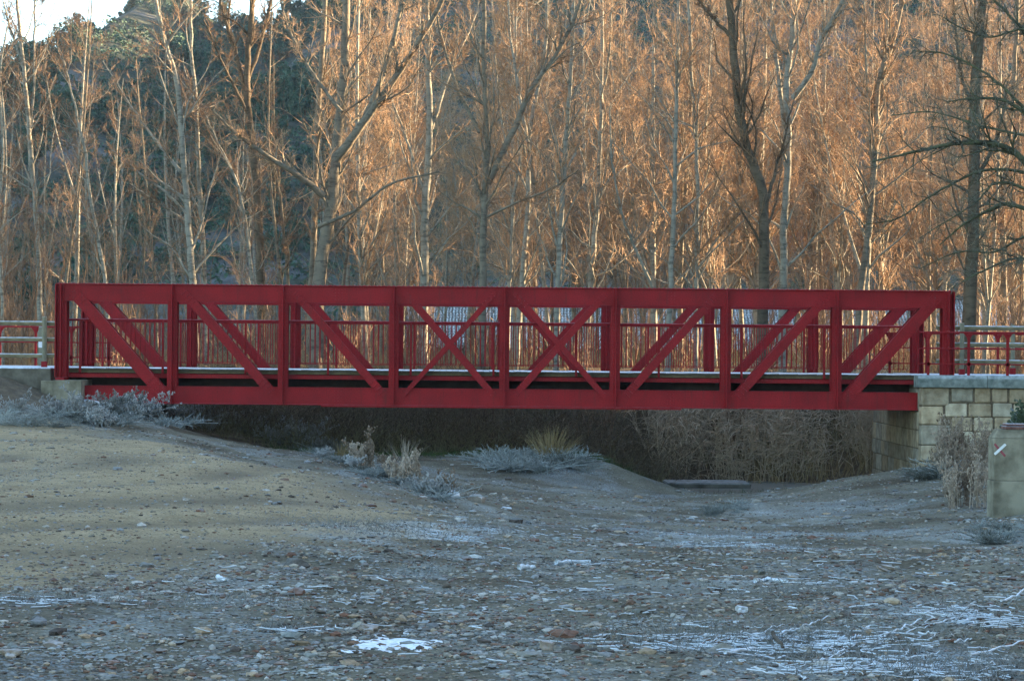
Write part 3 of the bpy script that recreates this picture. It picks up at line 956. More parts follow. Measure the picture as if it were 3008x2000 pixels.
def log_fence(name, label, y, x0, x1, posts, pz, rz, group=None):
    root = empty(name, (posts[0], y, Z(-.6)), 0, label, 'fence', group)
    for z_ in rz:
        n_ = 14
        xs2 = np.linspace(x0, x1, n_)
        pts = np.stack([xs2, np.full(n_, y), z_ + rng.normal(0, .003, n_)], 1)
        mb = MB(); mb.tube(pts, .052 + rng.normal(0, .0015, n_), 10)
        rel(mb, root, 'rail', M['log'], smooth=True)
    for x in posts:
        mb = MB(); mb.tube([(x, y - .09, Z(-.5)), (x, y - .09, pz - .01), (x, y - .09, pz)], [.052, .052, .046], 12)
        p = rel(mb, root, 'post', M['fence_post'], smooth=False)
        mb = MB(); mb.box((x - .06, y - .15, Z(-.6)), (x + .06, y - .03, Z(-.47)), .004)
        o = rel(mb, root, 'post_base', M['red'])
    return root
yl = 48.2
z0_ = lambda p: zpx(p, yl)
log_fence('log_fence', 'wooden round rail fence with frost on its three rails, left of the red bridge', yl,
          -22, px2x(203, yl), [px2x(133, yl), px2x(133, yl) - 1.9 * 1.4], z0_(941), (z0_(961), z0_(1008.5), z0_(1055.5)))
yl = 48.9
log_fence('log_fence', 'wooden round rail fence with frosted rails behind the low red railing, right of the bridge', yl,
          px2x(2750, yl), 24, [px2x(2823, yl), px2x(2823, yl) + 2.6], z0_(936), (z0_(950), z0_(999.5), z0_(1049)))
yl = 50.4
p = empty('marker_post', (px2x(119, yl), yl, Z(-.6)), 0, 'square wooden post with a white plate beside the log fence, left bank', 'post')
mb = MB(); mb.box((px2x(113, yl), yl, Z(-.6)), (px2x(125, yl), yl + .09, zpx(970, yl)), .008); rel(mb, p, 'post', M['fence_post'])
mb = MB(); mb.box((px2x(113, yl), yl - .008, zpx(1032, yl)), (px2x(127, yl), yl - .001, zpx(1014, yl))); rel(mb, p, 'plate', M['white'])
yl = 50.3
p = empty('wooden_post', (px2x(2975, yl), yl, Z(-.6)), 0, 'round wooden post behind the two right fences near the picture edge', 'post')
mb = MB(); mb.tube([(px2x(2975, yl), yl, Z(-.6)), (px2x(2975, yl), yl, zpx(940, yl))], .052, 12); rel(mb, p, 'post', M['fence_post'])
mb = MB(); mb.box((px2x(2975, yl) - .06, yl - .06, Z(-.6)), (px2x(2975, yl) + .06, yl + .06, Z(-.45)), .004); rel(mb, p, 'post_base', M['red'])

# low slab standing in for the pale band across the river pool
xa_, xb_ = (1958 - CX) / F * 50.6, (2205 - CX) / F * 50.6
sl = empty('pool_slab', ((xa_ + xb_) / 2, 50.9, Z(-3.4)), 0, 'low flat pale slab lying across the river pool in front of the reeds', 'slab')
mb = MB(); mb.box((xa_, 50.3, Z(-3.7)), (xb_, 51.6, Z(-3.19)), .03); rel(mb, sl, 'slab', M['slab'])

# pedestal on the right
dp = 32.0
px0 = (2924 - CX) / F * dp
base_z = P(2950, 1530, dp)[2]
ped = empty('concrete_pillar', (px0 + .8, dp + .5, base_z), 0, 'stained concrete pillar with a painted white and red cross and rusty steel on top', 'pillar')
mb = MB()
ztop = P(2950, 1262, dp)[2]
def frus(mb, x0, x1, y0, y1, z0, z1, ins=0.0, col=None):
    v = [(x0, y0, z0), (x1, y0, z0), (x1, y1, z0), (x0, y1, z0), (x0 + ins, y0 + ins, z1), (x1 - ins, y0 + ins, z1), (x1 - ins, y1 - ins, z1), (x0 + ins, y1 - ins, z1)]
    mb.add(np.array(v), np.array([[0,3,2,1],[4,5,6,7],[0,1,5,4],[1,2,6,5],[2,3,7,6],[3,0,4,7]]), col)
hz = P(2950, 1412, dp)[2]
frus(mb, px0 - .012, px0 + 1.6, dp - .012, dp + .40, base_z - .3, hz - .002, 0)
frus(mb, px0, px0 + 1.58, dp, dp + .39, hz, ztop - .13, 0)
frus(mb, px0, px0 + 1.58, dp, dp + .39, ztop - .128, ztop, .06)
o = rel(mb, ped, 'shaft', M['concrete'])
bv = o.modifiers.new('bevel', 'BEVEL'); bv.width = .012; bv.segments = 2
for k, (zo, xo, w) in enumerate([(.0, .18, .05), (.055, .20, .03)]):
    mb = MB(); mb.box((px0 + xo, dp + .06 + k * .03, ztop + zo + .001), (px0 + 1.7, dp + .36, ztop + zo + w), .006)
    rel(mb, ped, 'steel_plate', M['rust'])
def stroke(pa, pb, w, y, mat, nm):
    a_ = np.array(P(*pa, dp)); b_ = np.array(P(*pb, dp)); d = b_ - a_; d[1] = 0
    ln = np.linalg.norm(d); d /= ln; n = np.array([-d[2], 0, d[0]])
    mb = MB()
    v = []
    out = [(-.5, -.32), (-.44, -.5), (.44, -.5), (.5, -.36), (.49, .4), (.42, .5), (-.45, .47), (-.5, .38)]
    c_ = (a_ + b_) / 2
    for yy in (y, y + .003):
        for s, t in out:
            q_ = c_ + d * s * ln + n * t * w; v.append((q_[0], yy, q_[2]))
    k = len(out)
    mb.add(np.array(v), np.array([[j, (j + 1) % k, k + (j + 1) % k, k + j] for j in range(k)]))
    mb.ng = [list(range(k)), list(range(k, 2 * k))[::-1]]
    rel(mb, ped, nm, mat)
stroke((2921, 1303), (2953, 1340), .032, dp - .004, M['paint_red'], 'red_stroke')
stroke((2921, 1334), (2954, 1304), .040, dp - .009, M['paint_white'], 'white_stroke')

# ------------------------------------------------------------------ far barn with snowy tile roof
RD = 140.0
xa, xb = px2x(1150, RD), px2x(3500, RD)
zr, ze = ZC + (1010 - 868) / F * RD, ZC + (1010 - 1025) / F * RD
barn = empty('barn', ((xa + xb) / 2, RD, 0), 0, 'long low barn with snow dusted tile roof seen between the trees beyond the bridge', 'building')
pw, ph = .21, .30
nx_ = int((xb - xa) / pw * 4); ny_ = 14 * 2
run = 9.0
vx = np.linspace(xa, xb, nx_ + 1)
cols_ = []; V = []; 
rowsN = 20
yv, zv, fv = [], [], []
for r_ in range(rowsN):
    for e in (0, 1):
        t_ = (r_ + e * .999) / rowsN
        yv.append(RD - run / 2 + run / 2 * t_); zv.append(ze + (zr - ze) * t_ + (.07 if e == 0 else -.0)); fv.append(e)
yv, zv, fv = map(np.array, (yv, zv, fv))
VX, VY = np.meshgrid(vx, yv); _, VZ = np.meshgrid(vx, zv); _, VF = np.meshgrid(vx, fv)
wave = np.cos(VX / pw * 2 * math.pi + np.sin(np.floor(np.arange(len(yv)) / 2) * 2.1)[:, None] * .5)
VZ = VZ + .05 * wave
tn = np.clip(.62 + .42 * wave - .35 * (1 - VF) + rng.normal(0, .22, VX.shape), 0, 1)
mb = MB(); nx2 = nx_ + 1
i = np.arange(len(yv) - 1)[:, None] * nx2 + np.arange(nx_)[None, :]
mb.add(np.stack([VX, VY, VZ], -1).reshape(-1, 3), np.stack([i, i + 1, i + nx2 + 1, i + nx2], -1).reshape(-1, 4))
mb.col[0] = np.repeat(tn.reshape(-1, 1), 3, 1)
roof = rel(mb, barn, 'roof', M['roof'], colattr=True)
mb = MB(); mb.box((xa + .3, RD - run / 2 + .4, -.2), (xb - .3, RD + run / 2, ze - .05)); rel(mb, barn, 'wall', M['mortar'])
mb = MB()
mb.add(np.array([(xa, RD + .0, zr), (xb, RD, zr), (xb, RD + run / 2, ze), (xa, RD + run / 2, ze)]), np.array([[0, 1, 2, 3]]))
o = rel(mb, barn, 'roof', M['mortar'])
mb = MB(); mb.tube([(xa, RD, zr + .03), (xb, RD, zr + .03)], .12, 8); rel(mb, barn, 'ridge', M['roof'])
cxp = px2x(2992, RD)
mb = MB(); mb.box((cxp - .3, RD - 1.2, zr - .8), (cxp + .3, RD - .6, zr + .35)); ch = rel(mb, barn, 'chimney', M['concrete'])
mb = MB(); mb.box((cxp - .45, RD - 1.35, zr + .36), (cxp + .45, RD - .45, zr + .47), .02); o = rel(mb, barn, 'chimney_cap', M['coping'])

# ------------------------------------------------------------------ trees
def emit(mb, batches, ks):
    for (p, r), k in zip(batches, ks):
        v, f = tube_batch(p, r, k); mb.add(v, f)

def crown_from(stems, rg, dens=1.0, upr=.2, twl=1.0, rt=.0042, ang=(.45, 1.1), t0=.3, levels=3, c1=22, c2=9, c3=8, lf=.25, wander=.19):
    """stems: list of (pts(n,3), rad(n)) -> list of batches limb, branch, twig"""
    A = np.stack([smooth_path(p, 12) for p, r in stems]); R = np.stack([np.interp(np.linspace(0, 1, 12), np.linspace(0, 1, len(r)), r) for p, r in stems])
    l1 = spawn(A, R, int(c1 * dens), t0, 1, ang, lf, 6, wander, upr, .45, .04, .008, rg, fall=.45)
    l2 = spawn(*l1, int(c2), .1, 1, (.35, 1.0), .46, 5, wander, upr * .55, .55, .013, .005, rg)
    l3 = spawn(*l2, int(c3), .1, 1, (.35, 1.15), .55 * twl, 4, wander * 1.2, upr * .5, .7, .0065, rt, rg)
    return l1, l2, l3

def hero(name, label, stems, depth, bark_m='bark_pale', twig='twig', dens=1.0, seed=1, group=None, cat='tree', **kw):
    """stems: list of (list of photo points, width0 px, width1 px, depth offset at the tip)"""
    rg = np.random.default_rng(seed)
    b0 = stems[0][0][0]
    g = gz(P(b0[0], b0[1], depth)[0], depth)
    root_loc = (P(b0[0], 1080, depth)[0], depth, g)
    root = empty(name, root_loc, 0, label, cat, group)
    st = []
    mb = MB()
    for k, (pts, w0, w1, dz) in enumerate(stems):
        n_ = max(14, len(pts) * 5)
        wp = [np.array(P(x_, y_, depth + dz * j / max(1, len(pts) - 1))) for j, (x_, y_) in enumerate(pts)]
        if k == 0:
            f0 = wp[0].copy(); f0[2] = g - .15; wp.insert(0, f0)
        wp = smooth_path(wp, n_)
        wp[1:, 0] += rg.normal(0, .012, n_ - 1); 
        rr = np.linspace(w0, w1, n_) / 2 / F * depth
        if k == 0: rr[0] *= 1.35; rr[1] *= 1.1
        mb.tube(wp, rr, 10, cap=False)
        st.append((wp, rr))
    l1, l2, l3 = crown_from(st, rg, dens, **kw)
    emit(mb, [l1], [5])
    rel(mb, root, 'trunk', M[bark_m], smooth=True)
    mc = MB(); emit(mc, [l2, l3], [4, 3])
    rel(mc, root, 'crown', M[twig])
    return root

G1 = None
T = 'bare_tree'
hero(T, 'big grey poplar with thick trunk forking right, above the second post of the bridge', [
    ([(928, 1075), (932, 900), (945, 760), (975, 600), (990, 440), (1008, 250), (1016, 60), (1018, -250)], 50, 20, 2),
    ([(985, 470), (1040, 400), (1110, 300), (1200, 170), (1290, 20), (1360, -150)], 30, 10, -1),
    ([(1060, 375), (1120, 230), (1170, 60), (1200, -120)], 20, 8, 1),
    ([(950, 575), (880, 520), (780, 455), (690, 390), (620, 320)], 20, 5, -1.5),
    ([(935, 665), (1040, 620), (1150, 540), (1290, 505)], 13, 4, -1),
    ([(1004, 330), (900, 190), (840, 60), (810, -80)], 12, 5, 1.5)], 57, 'bark_mid', 'twig', 1.0, 11, c1=17)  # darker bark picked so the trunk's shade sits in its colour
hero(T, 'dark poplar stem rising just left of the big grey poplar', [
    ([(905, 1075), (915, 850), (925, 600), (930, 400), (943, 200), (955, 0), (960, -200)], 22, 14, 0)], 66, 'bark_mid', seed=34, dens=.8)
hero(T, 'straight pale poplar with sunlit right edge, above the left cross brace of the bridge', [
    ([(1243, 1075), (1246, 850), (1250, 600), (1262, 350), (1256, 150), (1255, -200)], 33, 13, 0),
    ([(1268, 380), (1320, 220), (1390, 60), (1440, -60)], 12, 5, 1),
    ([(1245, 560), (1190, 400), (1130, 240), (1100, 80)], 9, 3, 1)], 58, seed=12, dens=.8)
hero(T, 'grey poplar dividing into two limbs high up, left of the middle bridge post', [
    ([(1414, 1075), (1418, 850), (1420, 640), (1432, 420), (1420, 200), (1425, -200)], 28, 12, 0),
    ([(1432, 540), (1500, 400), (1560, 270), (1640, 150), (1700, 20), (1720, -100)], 22, 8, 0),
    ([(1425, 640), (1530, 590), (1610, 560), (1700, 500)], 8, 3, -2),
    ([(1410, 390), (1340, 250), (1290, 80), (1260, -60)], 13, 5, 1)], 56, 'bark_mid', seed=13, dens=.9)
hero(T, 'slender sunlit poplar leaning slightly right, first of the close pair right of the middle', [
    ([(1490, 1075), (1497, 850), (1505, 600), (1490, 460), (1460, 250), (1445, 0)], 13, 5, 2),
    ([(1505, 600), (1530, 430), (1515, 200), (1520, -100)], 10, 5, 1)], 62, seed=14, dens=.9)
hero(T, 'pale forked poplar with a bright right edge, second of the close pair', [
    ([(1515, 1075), (1530, 860), (1550, 620), (1555, 400), (1600, 150), (1610, -150)], 22, 9, 1),
    ([(1552, 420), (1525, 280), (1500, 100), (1490, -60)], 11, 5, 1)], 61, seed=15, dens=.9)
hero(T, 'tall smooth grey poplar with thin trunk, centre of the wood right of the forked pair', [
    ([(1632, 1075), (1640, 850), (1650, 600), (1665, 400), (1680, 150), (1690, -200)], 22, 10, 0),
    ([(1655, 520), (1700, 420), (1725, 300)], 8, 3, 1)], 57, seed=16, dens=.9)
hero(T, 'brightly sunlit white poplar trunk rising right of centre', [
    ([(1722, 1075), (1735, 850), (1752, 620), (1762, 420), (1768, 200), (1770, -200)], 20, 9, 0),
    ([(1765, 300), (1790, 150), (1800, -100)], 9, 4, -1)], 60, 'bark_pale', seed=17, dens=.9)
hero(T, 'grey poplar trunk with a leaning branch at its left, above the sixth bridge post', [
    ([(1960, 1075), (1968, 850), (1980, 600), (1984, 400), (1990, 200), (1995, -200)], 20, 9, 0),
    ([(1915, 840), (1870, 740), (1830, 640), (1800, 480), (1790, 300)], 10, 4, -1)], 57, seed=18)
hero(T, 'thin pale poplar next to the grey one above the sixth bridge post', [
    ([(2045, 1075), (2044, 850), (2048, 600), (2045, 400), (2030, 200), (2020, -150)], 17, 8, 0),
    ([(2050, 790), (2110, 700), (2180, 620)], 7, 3, -1)], 58, seed=19)
hero(T, 'thick dark brown trunk bending left as it rises, right half of the wood', [
    ([(2238, 1075), (2243, 850), (2245, 640), (2235, 540), (2185, 400), (2160, 200), (2145, 0), (2140, -250)], 36, 20, 0),
    ([(2150, 110), (2100, 60), (2050, 0)], 12, 5, 0), ([(2250, 600), (2290, 460), (2330, 300)], 12, 4, 1)], 56, 'bark_dark', seed=20, dens=.9)
hero(T, 'tall pale poplar with crooked limb to the right, beside the thick dark trunk', [
    ([(2298, 1075), (2300, 850), (2305, 620), (2315, 420), (2310, 250), (2330, 60), (2335, -200)], 26, 15, 0),
    ([(2328, 290), (2385, 210), (2410, 120), (2470, 10), (2500, -100)], 18, 8, -1),
    ([(2312, 420), (2290, 250), (2270, 80), (2260, -80)], 16, 6, 1)], 58, seed=21, dens=.9)
hero(T, 'dark slim tree leaning right, above the last full bridge panel', [
    ([(2510, 1075), (2530, 850), (2555, 620), (2575, 420), (2580, 250), (2640, 60), (2670, -150)], 24, 12, 0),
    ([(2590, 230), (2600, 100), (2610, -100)], 9, 4, 1)], 60, 'bark_mid', seed=22)
hero(T, 'stout dark barked tree at the right end of the bridge', [
    ([(2842, 1075), (2848, 880), (2858, 700), (2862, 500), (2866, 250), (2880, 60), (2885, -250)], 46, 22, 0),
    ([(2862, 540), (2930, 400), (2960, 240)], 14, 5, 0), ([(2858, 320), (2820, 200), (2800, 0)], 12, 5, 0)], 59, 'bark_dark', seed=23)
hero(T, 'grey trunk behind the log fence near the right picture edge', [
    ([(2948, 1075), (2950, 850), (2945, 600), (2970, 350), (2985, 100), (2990, -200)], 22, 11, 0)], 66, 'bark_mid', seed=24)
hero(T, 'pale poplar leaning left with many side limbs, above the first bridge post', [
    ([(573, 1075), (566, 850), (552, 650), (540, 480), (520, 250), (480, 100), (440, -60)], 26, 11, 0),
    ([(545, 520), (470, 430), (390, 320), (300, 180)], 9, 3, 1),
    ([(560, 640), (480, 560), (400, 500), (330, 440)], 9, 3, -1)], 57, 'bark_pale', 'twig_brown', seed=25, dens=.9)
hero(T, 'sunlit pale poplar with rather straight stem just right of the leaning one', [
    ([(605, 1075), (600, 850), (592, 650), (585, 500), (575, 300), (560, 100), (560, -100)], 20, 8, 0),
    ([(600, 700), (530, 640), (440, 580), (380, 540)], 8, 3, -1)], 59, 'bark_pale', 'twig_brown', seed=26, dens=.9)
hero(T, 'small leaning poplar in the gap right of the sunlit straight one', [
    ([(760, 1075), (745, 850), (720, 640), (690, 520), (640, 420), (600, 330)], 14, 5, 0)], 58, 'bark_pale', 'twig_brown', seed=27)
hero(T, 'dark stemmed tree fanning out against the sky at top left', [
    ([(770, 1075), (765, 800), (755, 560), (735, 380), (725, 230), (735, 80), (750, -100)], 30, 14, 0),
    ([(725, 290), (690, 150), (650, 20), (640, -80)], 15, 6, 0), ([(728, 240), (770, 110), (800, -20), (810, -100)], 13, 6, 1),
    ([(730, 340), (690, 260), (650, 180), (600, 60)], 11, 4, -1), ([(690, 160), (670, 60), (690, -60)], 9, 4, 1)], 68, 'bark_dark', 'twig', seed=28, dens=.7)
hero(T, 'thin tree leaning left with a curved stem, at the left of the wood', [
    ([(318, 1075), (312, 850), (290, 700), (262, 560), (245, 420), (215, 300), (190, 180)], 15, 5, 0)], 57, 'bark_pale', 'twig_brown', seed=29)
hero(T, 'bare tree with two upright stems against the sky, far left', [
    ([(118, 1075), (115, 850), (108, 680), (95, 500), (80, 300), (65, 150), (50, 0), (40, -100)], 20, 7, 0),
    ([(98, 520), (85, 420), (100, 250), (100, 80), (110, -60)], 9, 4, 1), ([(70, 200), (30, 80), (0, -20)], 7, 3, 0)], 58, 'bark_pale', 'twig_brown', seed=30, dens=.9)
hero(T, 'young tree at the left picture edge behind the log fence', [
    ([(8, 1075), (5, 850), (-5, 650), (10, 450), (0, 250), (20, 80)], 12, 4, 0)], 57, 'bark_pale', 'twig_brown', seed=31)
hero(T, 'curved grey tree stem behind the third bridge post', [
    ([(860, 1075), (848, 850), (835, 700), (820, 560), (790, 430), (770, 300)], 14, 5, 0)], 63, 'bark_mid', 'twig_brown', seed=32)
# nearer spreading tree that reaches in from the right
hero('mossy_tree', 'nearer mossy spreading tree whose crooked dark branches reach in from the right picture edge', [
    ([(3230, 1300), (3225, 1000), (3190, 800), (3150, 600), (3140, 300), (3120, 0)], 60, 30, 0),
    ([(3190, 760), (3080, 600), (3005, 470), (2930, 425), (2840, 420), (2760, 430), (2650, 455), (2560, 475)], 24, 5, -1),
    ([(3180, 760), (3060, 640), (2960, 600), (2900, 620), (2830, 660), (2760, 720)], 18, 4, 1),
    ([(3150, 560), (3050, 380), (2960, 300), (2860, 290), (2780, 300)], 16, 4, 0),
    ([(3200, 850), (3100, 700), (3010, 560), (2920, 540), (2860, 600), (2700, 700)], 14, 3, -1.5),
    ([(3140, 350), (3060, 180), (2980, 60), (2900, -20)], 16, 5, 0),
    ([(3180, 900), (3080, 780), (2980, 760), (2880, 800), (2790, 850)], 12, 3, -1), ([(3150, 480), (3020, 330), (2900, 220), (2780, 160), (2680, 150)], 12, 3, 1),
    ([(3160, 620), (3040, 520), (2900, 500), (2760, 560), (2640, 640), (2540, 660)], 12, 3, .5), ([(3130, 200), (3020, 90), (2900, 110), (2780, 60)], 10, 3, -1),
    ([(3170, 700), (3030, 690), (2920, 740), (2820, 740), (2700, 790)], 10, 3, 1.5), ([(3145, 420), (3020, 400), (2880, 370), (2740, 330), (2620, 340)], 10, 3, 2)], 44, 'bark_moss', 'twig_grey', dens=1.25, seed=33,
    ang=(.4, 1.2), upr=.08, wander=.26, lf=.24, c1=19, c2=8, c3=6, rt=.0035)

ORD = ['first', 'second', 'third', 'fourth', 'fifth', 'sixth', 'seventh', 'eighth']
def panel_of(x, d):
    p_ = (x / d * F + CX - 180) / 325.5
    if p_ < 0: return 'left of the bridge'
    if p_ >= 8: return 'right of the bridge'
    return 'behind the %s bridge panel' % ORD[int(p_)]
# background poplars: a few shapes, many individuals
def poplar_proto(seed, H=15.0, lean=.03, bark_m='bark_pale', tw='twig', c1=34):
    rg = np.random.default_rng(seed)
    n_ = 12
    zz = np.linspace(-.2, H, n_)
    ph_ = rg.uniform(0, 6.28)
    xx = lean * zz * math.cos(ph_) + .22 * np.sin(zz / H * rg.uniform(3, 6) + ph_)
    yy = lean * zz * math.sin(ph_) + .22 * np.cos(zz / H * rg.uniform(3, 6))
    tr = np.stack([xx - xx[0], yy - yy[0], zz], 1)
    r0 = rg.uniform(.065, .12)
    rr = np.linspace(r0, .018, n_); rr[0] *= 1.3
    stems = [(tr, rr)]
    for k in range(rg.integers(1, 4)):                       # leaders
        t = rg.uniform(.2, .5); j = int(t * (n_ - 1))
        d = rg.uniform(-.35, .35, 2)
        ln = (H - tr[j, 2]) * rg.uniform(.6, .9)
        s = np.linspace(0, 1, 10)[:, None]
        p = tr[j] + np.concatenate([d[0] * ln * s * (1.4 - .5 * s), d[1] * ln * s * (1.4 - .5 * s), ln * s], 1) * np.array([1, 1, .93])
        stems.append((p, np.linspace(rr[j] * .6, .012, 10)))
    root = empty('poplar', (0, 0, 0), 0)
    mb = MB()
    for p, r in stems: mb.tube(p, r, 7, cap=False)
    l1, l2, l3 = crown_from(stems, rg, 1.0, upr=.2, c1=c1, c2=9, c3=9, t0=.16, ang=(.4, 1.05), lf=.19, wander=.2, rt=.0044)
    emit(mb, [l1], [4])
    t_o = mb.build('trunk', M[bark_m], root, smooth=True)
    mc = MB(); emit(mc, [l2, l3], [3, 3])
    mc.build('crown', M[tw], root)
    return root
protos = [poplar_proto(100 + k, 13.5 + (k % 3), .02 + .015 * (k % 3), ['bark_pale', 'bark_mid'][k % 3 == 2]) for k in range(8)]
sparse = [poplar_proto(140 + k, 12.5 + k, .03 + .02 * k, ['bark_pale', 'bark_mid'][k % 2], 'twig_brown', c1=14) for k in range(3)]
rg = np.random.default_rng(5)
spots = []
def try_spot(px, d, minsep=.55):
    x = (px - CX) / F * d
    for (a, b_) in spots:
        if abs(a - x) < minsep and abs(b_ - d) < 1.5: return
    spots.append((x, d))
for k in range(115):
    try_spot(rg.uniform(1080, 3150), rg.uniform(61, 112))
n_right = len(spots)
for k in range(26):
    try_spot(rg.uniform(-100, 1080), rg.uniform(62, 100))
PL = {0: 'slender bare poplar in the crowded wood beyond the red bridge'}
first = True
for k, (x, d) in enumerate(spots):
    if k < n_right: pr = protos[k % 8]; o = pr if k < 8 else copy_tree(pr)
    else: pr = sparse[k % 3]; o = pr if k - n_right < 3 else copy_tree(pr)
    o.location = (x, d, gz(x, d) - .05)
    o.rotation_euler = (0, 0, rg.uniform(0, 6.28))
    left = (x / d * F + CX) < 1080
    s = rg.uniform(.85, 1.1) * (rg.uniform(.7, 1) if left else 1)
    o.scale = (s, s, s)
    dd_ = 'nearer' if d < 78 else 'farther'
    tag(o, '%s slender bare poplar of the %s wood %s' % (dd_, 'thin' if left else 'crowded sunlit', panel_of(x, d)), 'tree',
        'thin poplars on the left' if left else 'poplars of the crowded wood')

# saplings and shrubs between the trees
def shrub_proto(seed, H=2.6, stems=9, tw='twig_brown', name='bare_shrub', spread=.5):
    rg = np.random.default_rng(seed)
    n_ = 7; A = np.empty((stems, n_, 3)); 
    for k in range(stems):
        d = rg.normal(0, spread, 2); h = H * rg.uniform(.5, 1)
        s = np.linspace(0, 1, n_)
        A[k, :, 0] = rg.normal(0, .15) + d[0] * h * .5 * s + rg.normal(0, .03, n_)
        A[k, :, 1] = rg.normal(0, .15) + d[1] * h * .5 * s + rg.normal(0, .03, n_)
        A[k, :, 2] = -.1 + h * s
    R = np.tile(np.linspace(.018, .006, n_), (stems, 1))
    l1 = spawn(A, R, 9, .1, 1, (.3, .9), .35, 5, .2, .2, .6, .012, .006, rg)
    l2 = spawn(*l1, 6, .1, 1, (.3, 1.0), .5, 4, .2, .15, .7, .009, .0055, rg)
    mb = MB(); emit(mb, [(A, R), l1, l2], [5, 3, 3])
    return mb.build(name, M[tw])
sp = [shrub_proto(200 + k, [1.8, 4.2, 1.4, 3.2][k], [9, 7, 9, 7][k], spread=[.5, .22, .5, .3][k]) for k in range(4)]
for k in range(190):
    x_px = rg.uniform(-60, 3080); d = rg.uniform(54, 84) if k < 120 else rg.uniform(60, 98)
    x = (x_px - CX) / F * d
    if k < 4: o = sp[k]
    else:
        o = sp[k % 4].copy(); link(o)
    o.location = (x, d, gz(x, d)); o.rotation_euler = (0, 0, rg.uniform(0, 6.28)); s = rg.uniform(.7, 1.3); o.scale = (s, s, s)
    tag(o, 'bare twiggy %s shrub in the undergrowth %s' % ('nearer' if d < 68 else 'farther', panel_of(x, d)), 'shrub', 'shrubs under the trees')

# evergreen trees on the hill
def pine_proto(seed, H=6.5, W_=2.3):
    rg = np.random.default_rng(seed)
    root = empty('evergreen_tree', (0, 0, 0))
    mb = MB(); mb.tube([(0, 0, -1), (.1, 0, H * .5), (0, .1, H * .85)], [.16, .1, .04], 6, cap=False); mb.build('trunk', M['bark_dark'], root)
    nc = 26
    cs = []
    for k in range(nc):
        a_ = rg.uniform(0, 6.28); h = rg.uniform(.22, 1); rr = W_ * (1 - .55 * h) * rg.uniform(.2, 1)
        cs.append((rr * math.cos(a_), rr * math.sin(a_), h * H * .95, rg.uniform(.5, .95)))
    v, f = [], []
    for (cx_, cy_, cz_, cr) in cs:
        m_ = 46
        d = unit(rg.normal(size=(m_, 3))); pos = np.array([cx_, cy_, cz_]) + d * cr * rg.uniform(.5, 1.05, (m_, 1)) * np.array([1, 1, .75])
        e1 = unit(np.cross(d, rg.normal(size=(m_, 3)))) * rg.uniform(.14, .3, (m_, 1)); e2 = unit(np.cross(d, e1) + d * .7) * rg.uniform(.1, .24, (m_, 1))
        b0 = len(v) * 4
        qd = np.stack([pos - e1, pos - e2 * .6, pos + e1, pos + e2], 1)
        v.append(qd.reshape(-1, 3))
    V = np.concatenate(v); mb = MB(); mb.add(V, np.arange(len(V)).reshape(-1, 4))
    mb.build('crown', M['pine'], root)
    return root
pp = [pine_proto(300 + k, [6.0, 7.5, 5.0][k], [2.4, 2.2, 2.6][k]) for k in range(3)]
cnt = 0
for k in range(2000):
    if cnt >= 290: break
    if k < 60: px = rg.uniform(-60, 960); y = 399 + rg.uniform(-4, 3)
    elif k % 5: px = rg.uniform(-80, 1150); y = 180 + 225 * rg.uniform() ** .8
    else: px = rg.uniform(1100, 3100); y = rg.uniform(300, 410)
    x = (px - CX) / F * y
    if k >= 60 and vnoise(np.array([x * .05]), np.array([y * .05]), 77)[0] < .33: continue
    if 490 < px < 640 and y > 380: continue
    o = pp[cnt] if cnt < 3 else copy_tree(pp[cnt % 3])
    o.location = (x, y, hill_z(x, y) - .3); s = rg.uniform(.6, 1.15) * (.75 if k < 60 else 1); o.scale = (s, s, s); o.rotation_euler = (0, 0, rg.uniform(0, 6.28))
    tag(o, 'dark evergreen tree %s the shaded hill, %s' % ('on the crest of' if y > 392 else ('high on' if y > 330 else ('half way up' if y > 250 else 'at the foot of')), panel_of(x, y)), 'tree', 'evergreens on the hill')
    cnt += 1

# low evergreen scrub over the whole slope
rg = np.random.default_rng(71)
V = []
for k in range(3600):
    px = rg.uniform(-150, 3150) if k % 3 else rg.uniform(-100, 1000)
    y = 178 + 224 * rg.uniform() ** .75; x = (px - CX) / F * y
    if vnoise(np.array([x * .06]), np.array([y * .05]), 12)[0] < .3: continue
    m_ = 34; R_ = rg.uniform(.8, 1.9)
    d = unit(rg.normal(size=(m_, 3))); d[:, 2] = np.abs(d[:, 2])
    pos = np.array([x, y, hill_z(x, y) - .2]) + d * R_ * rg.uniform(.5, 1.05, (m_, 1))
    e1 = unit(np.cross(d, rg.normal(size=(m_, 3)))) * rg.uniform(.16, .34, (m_, 1)); e2 = unit(np.cross(d, e1) + d * .7) * rg.uniform(.12, .26, (m_, 1))
    V.append(np.stack([pos - e1, pos - e2 * .6, pos + e1, pos + e2], 1).reshape(-1, 3))
V = np.concatenate(V); mb = MB(); mb.add(V, np.arange(len(V)).reshape(-1, 4))
tag(mb.build('scrub', M['pine']), 'dense dark evergreen scrub covering the shaded hill', 'scrub', kind='stuff')

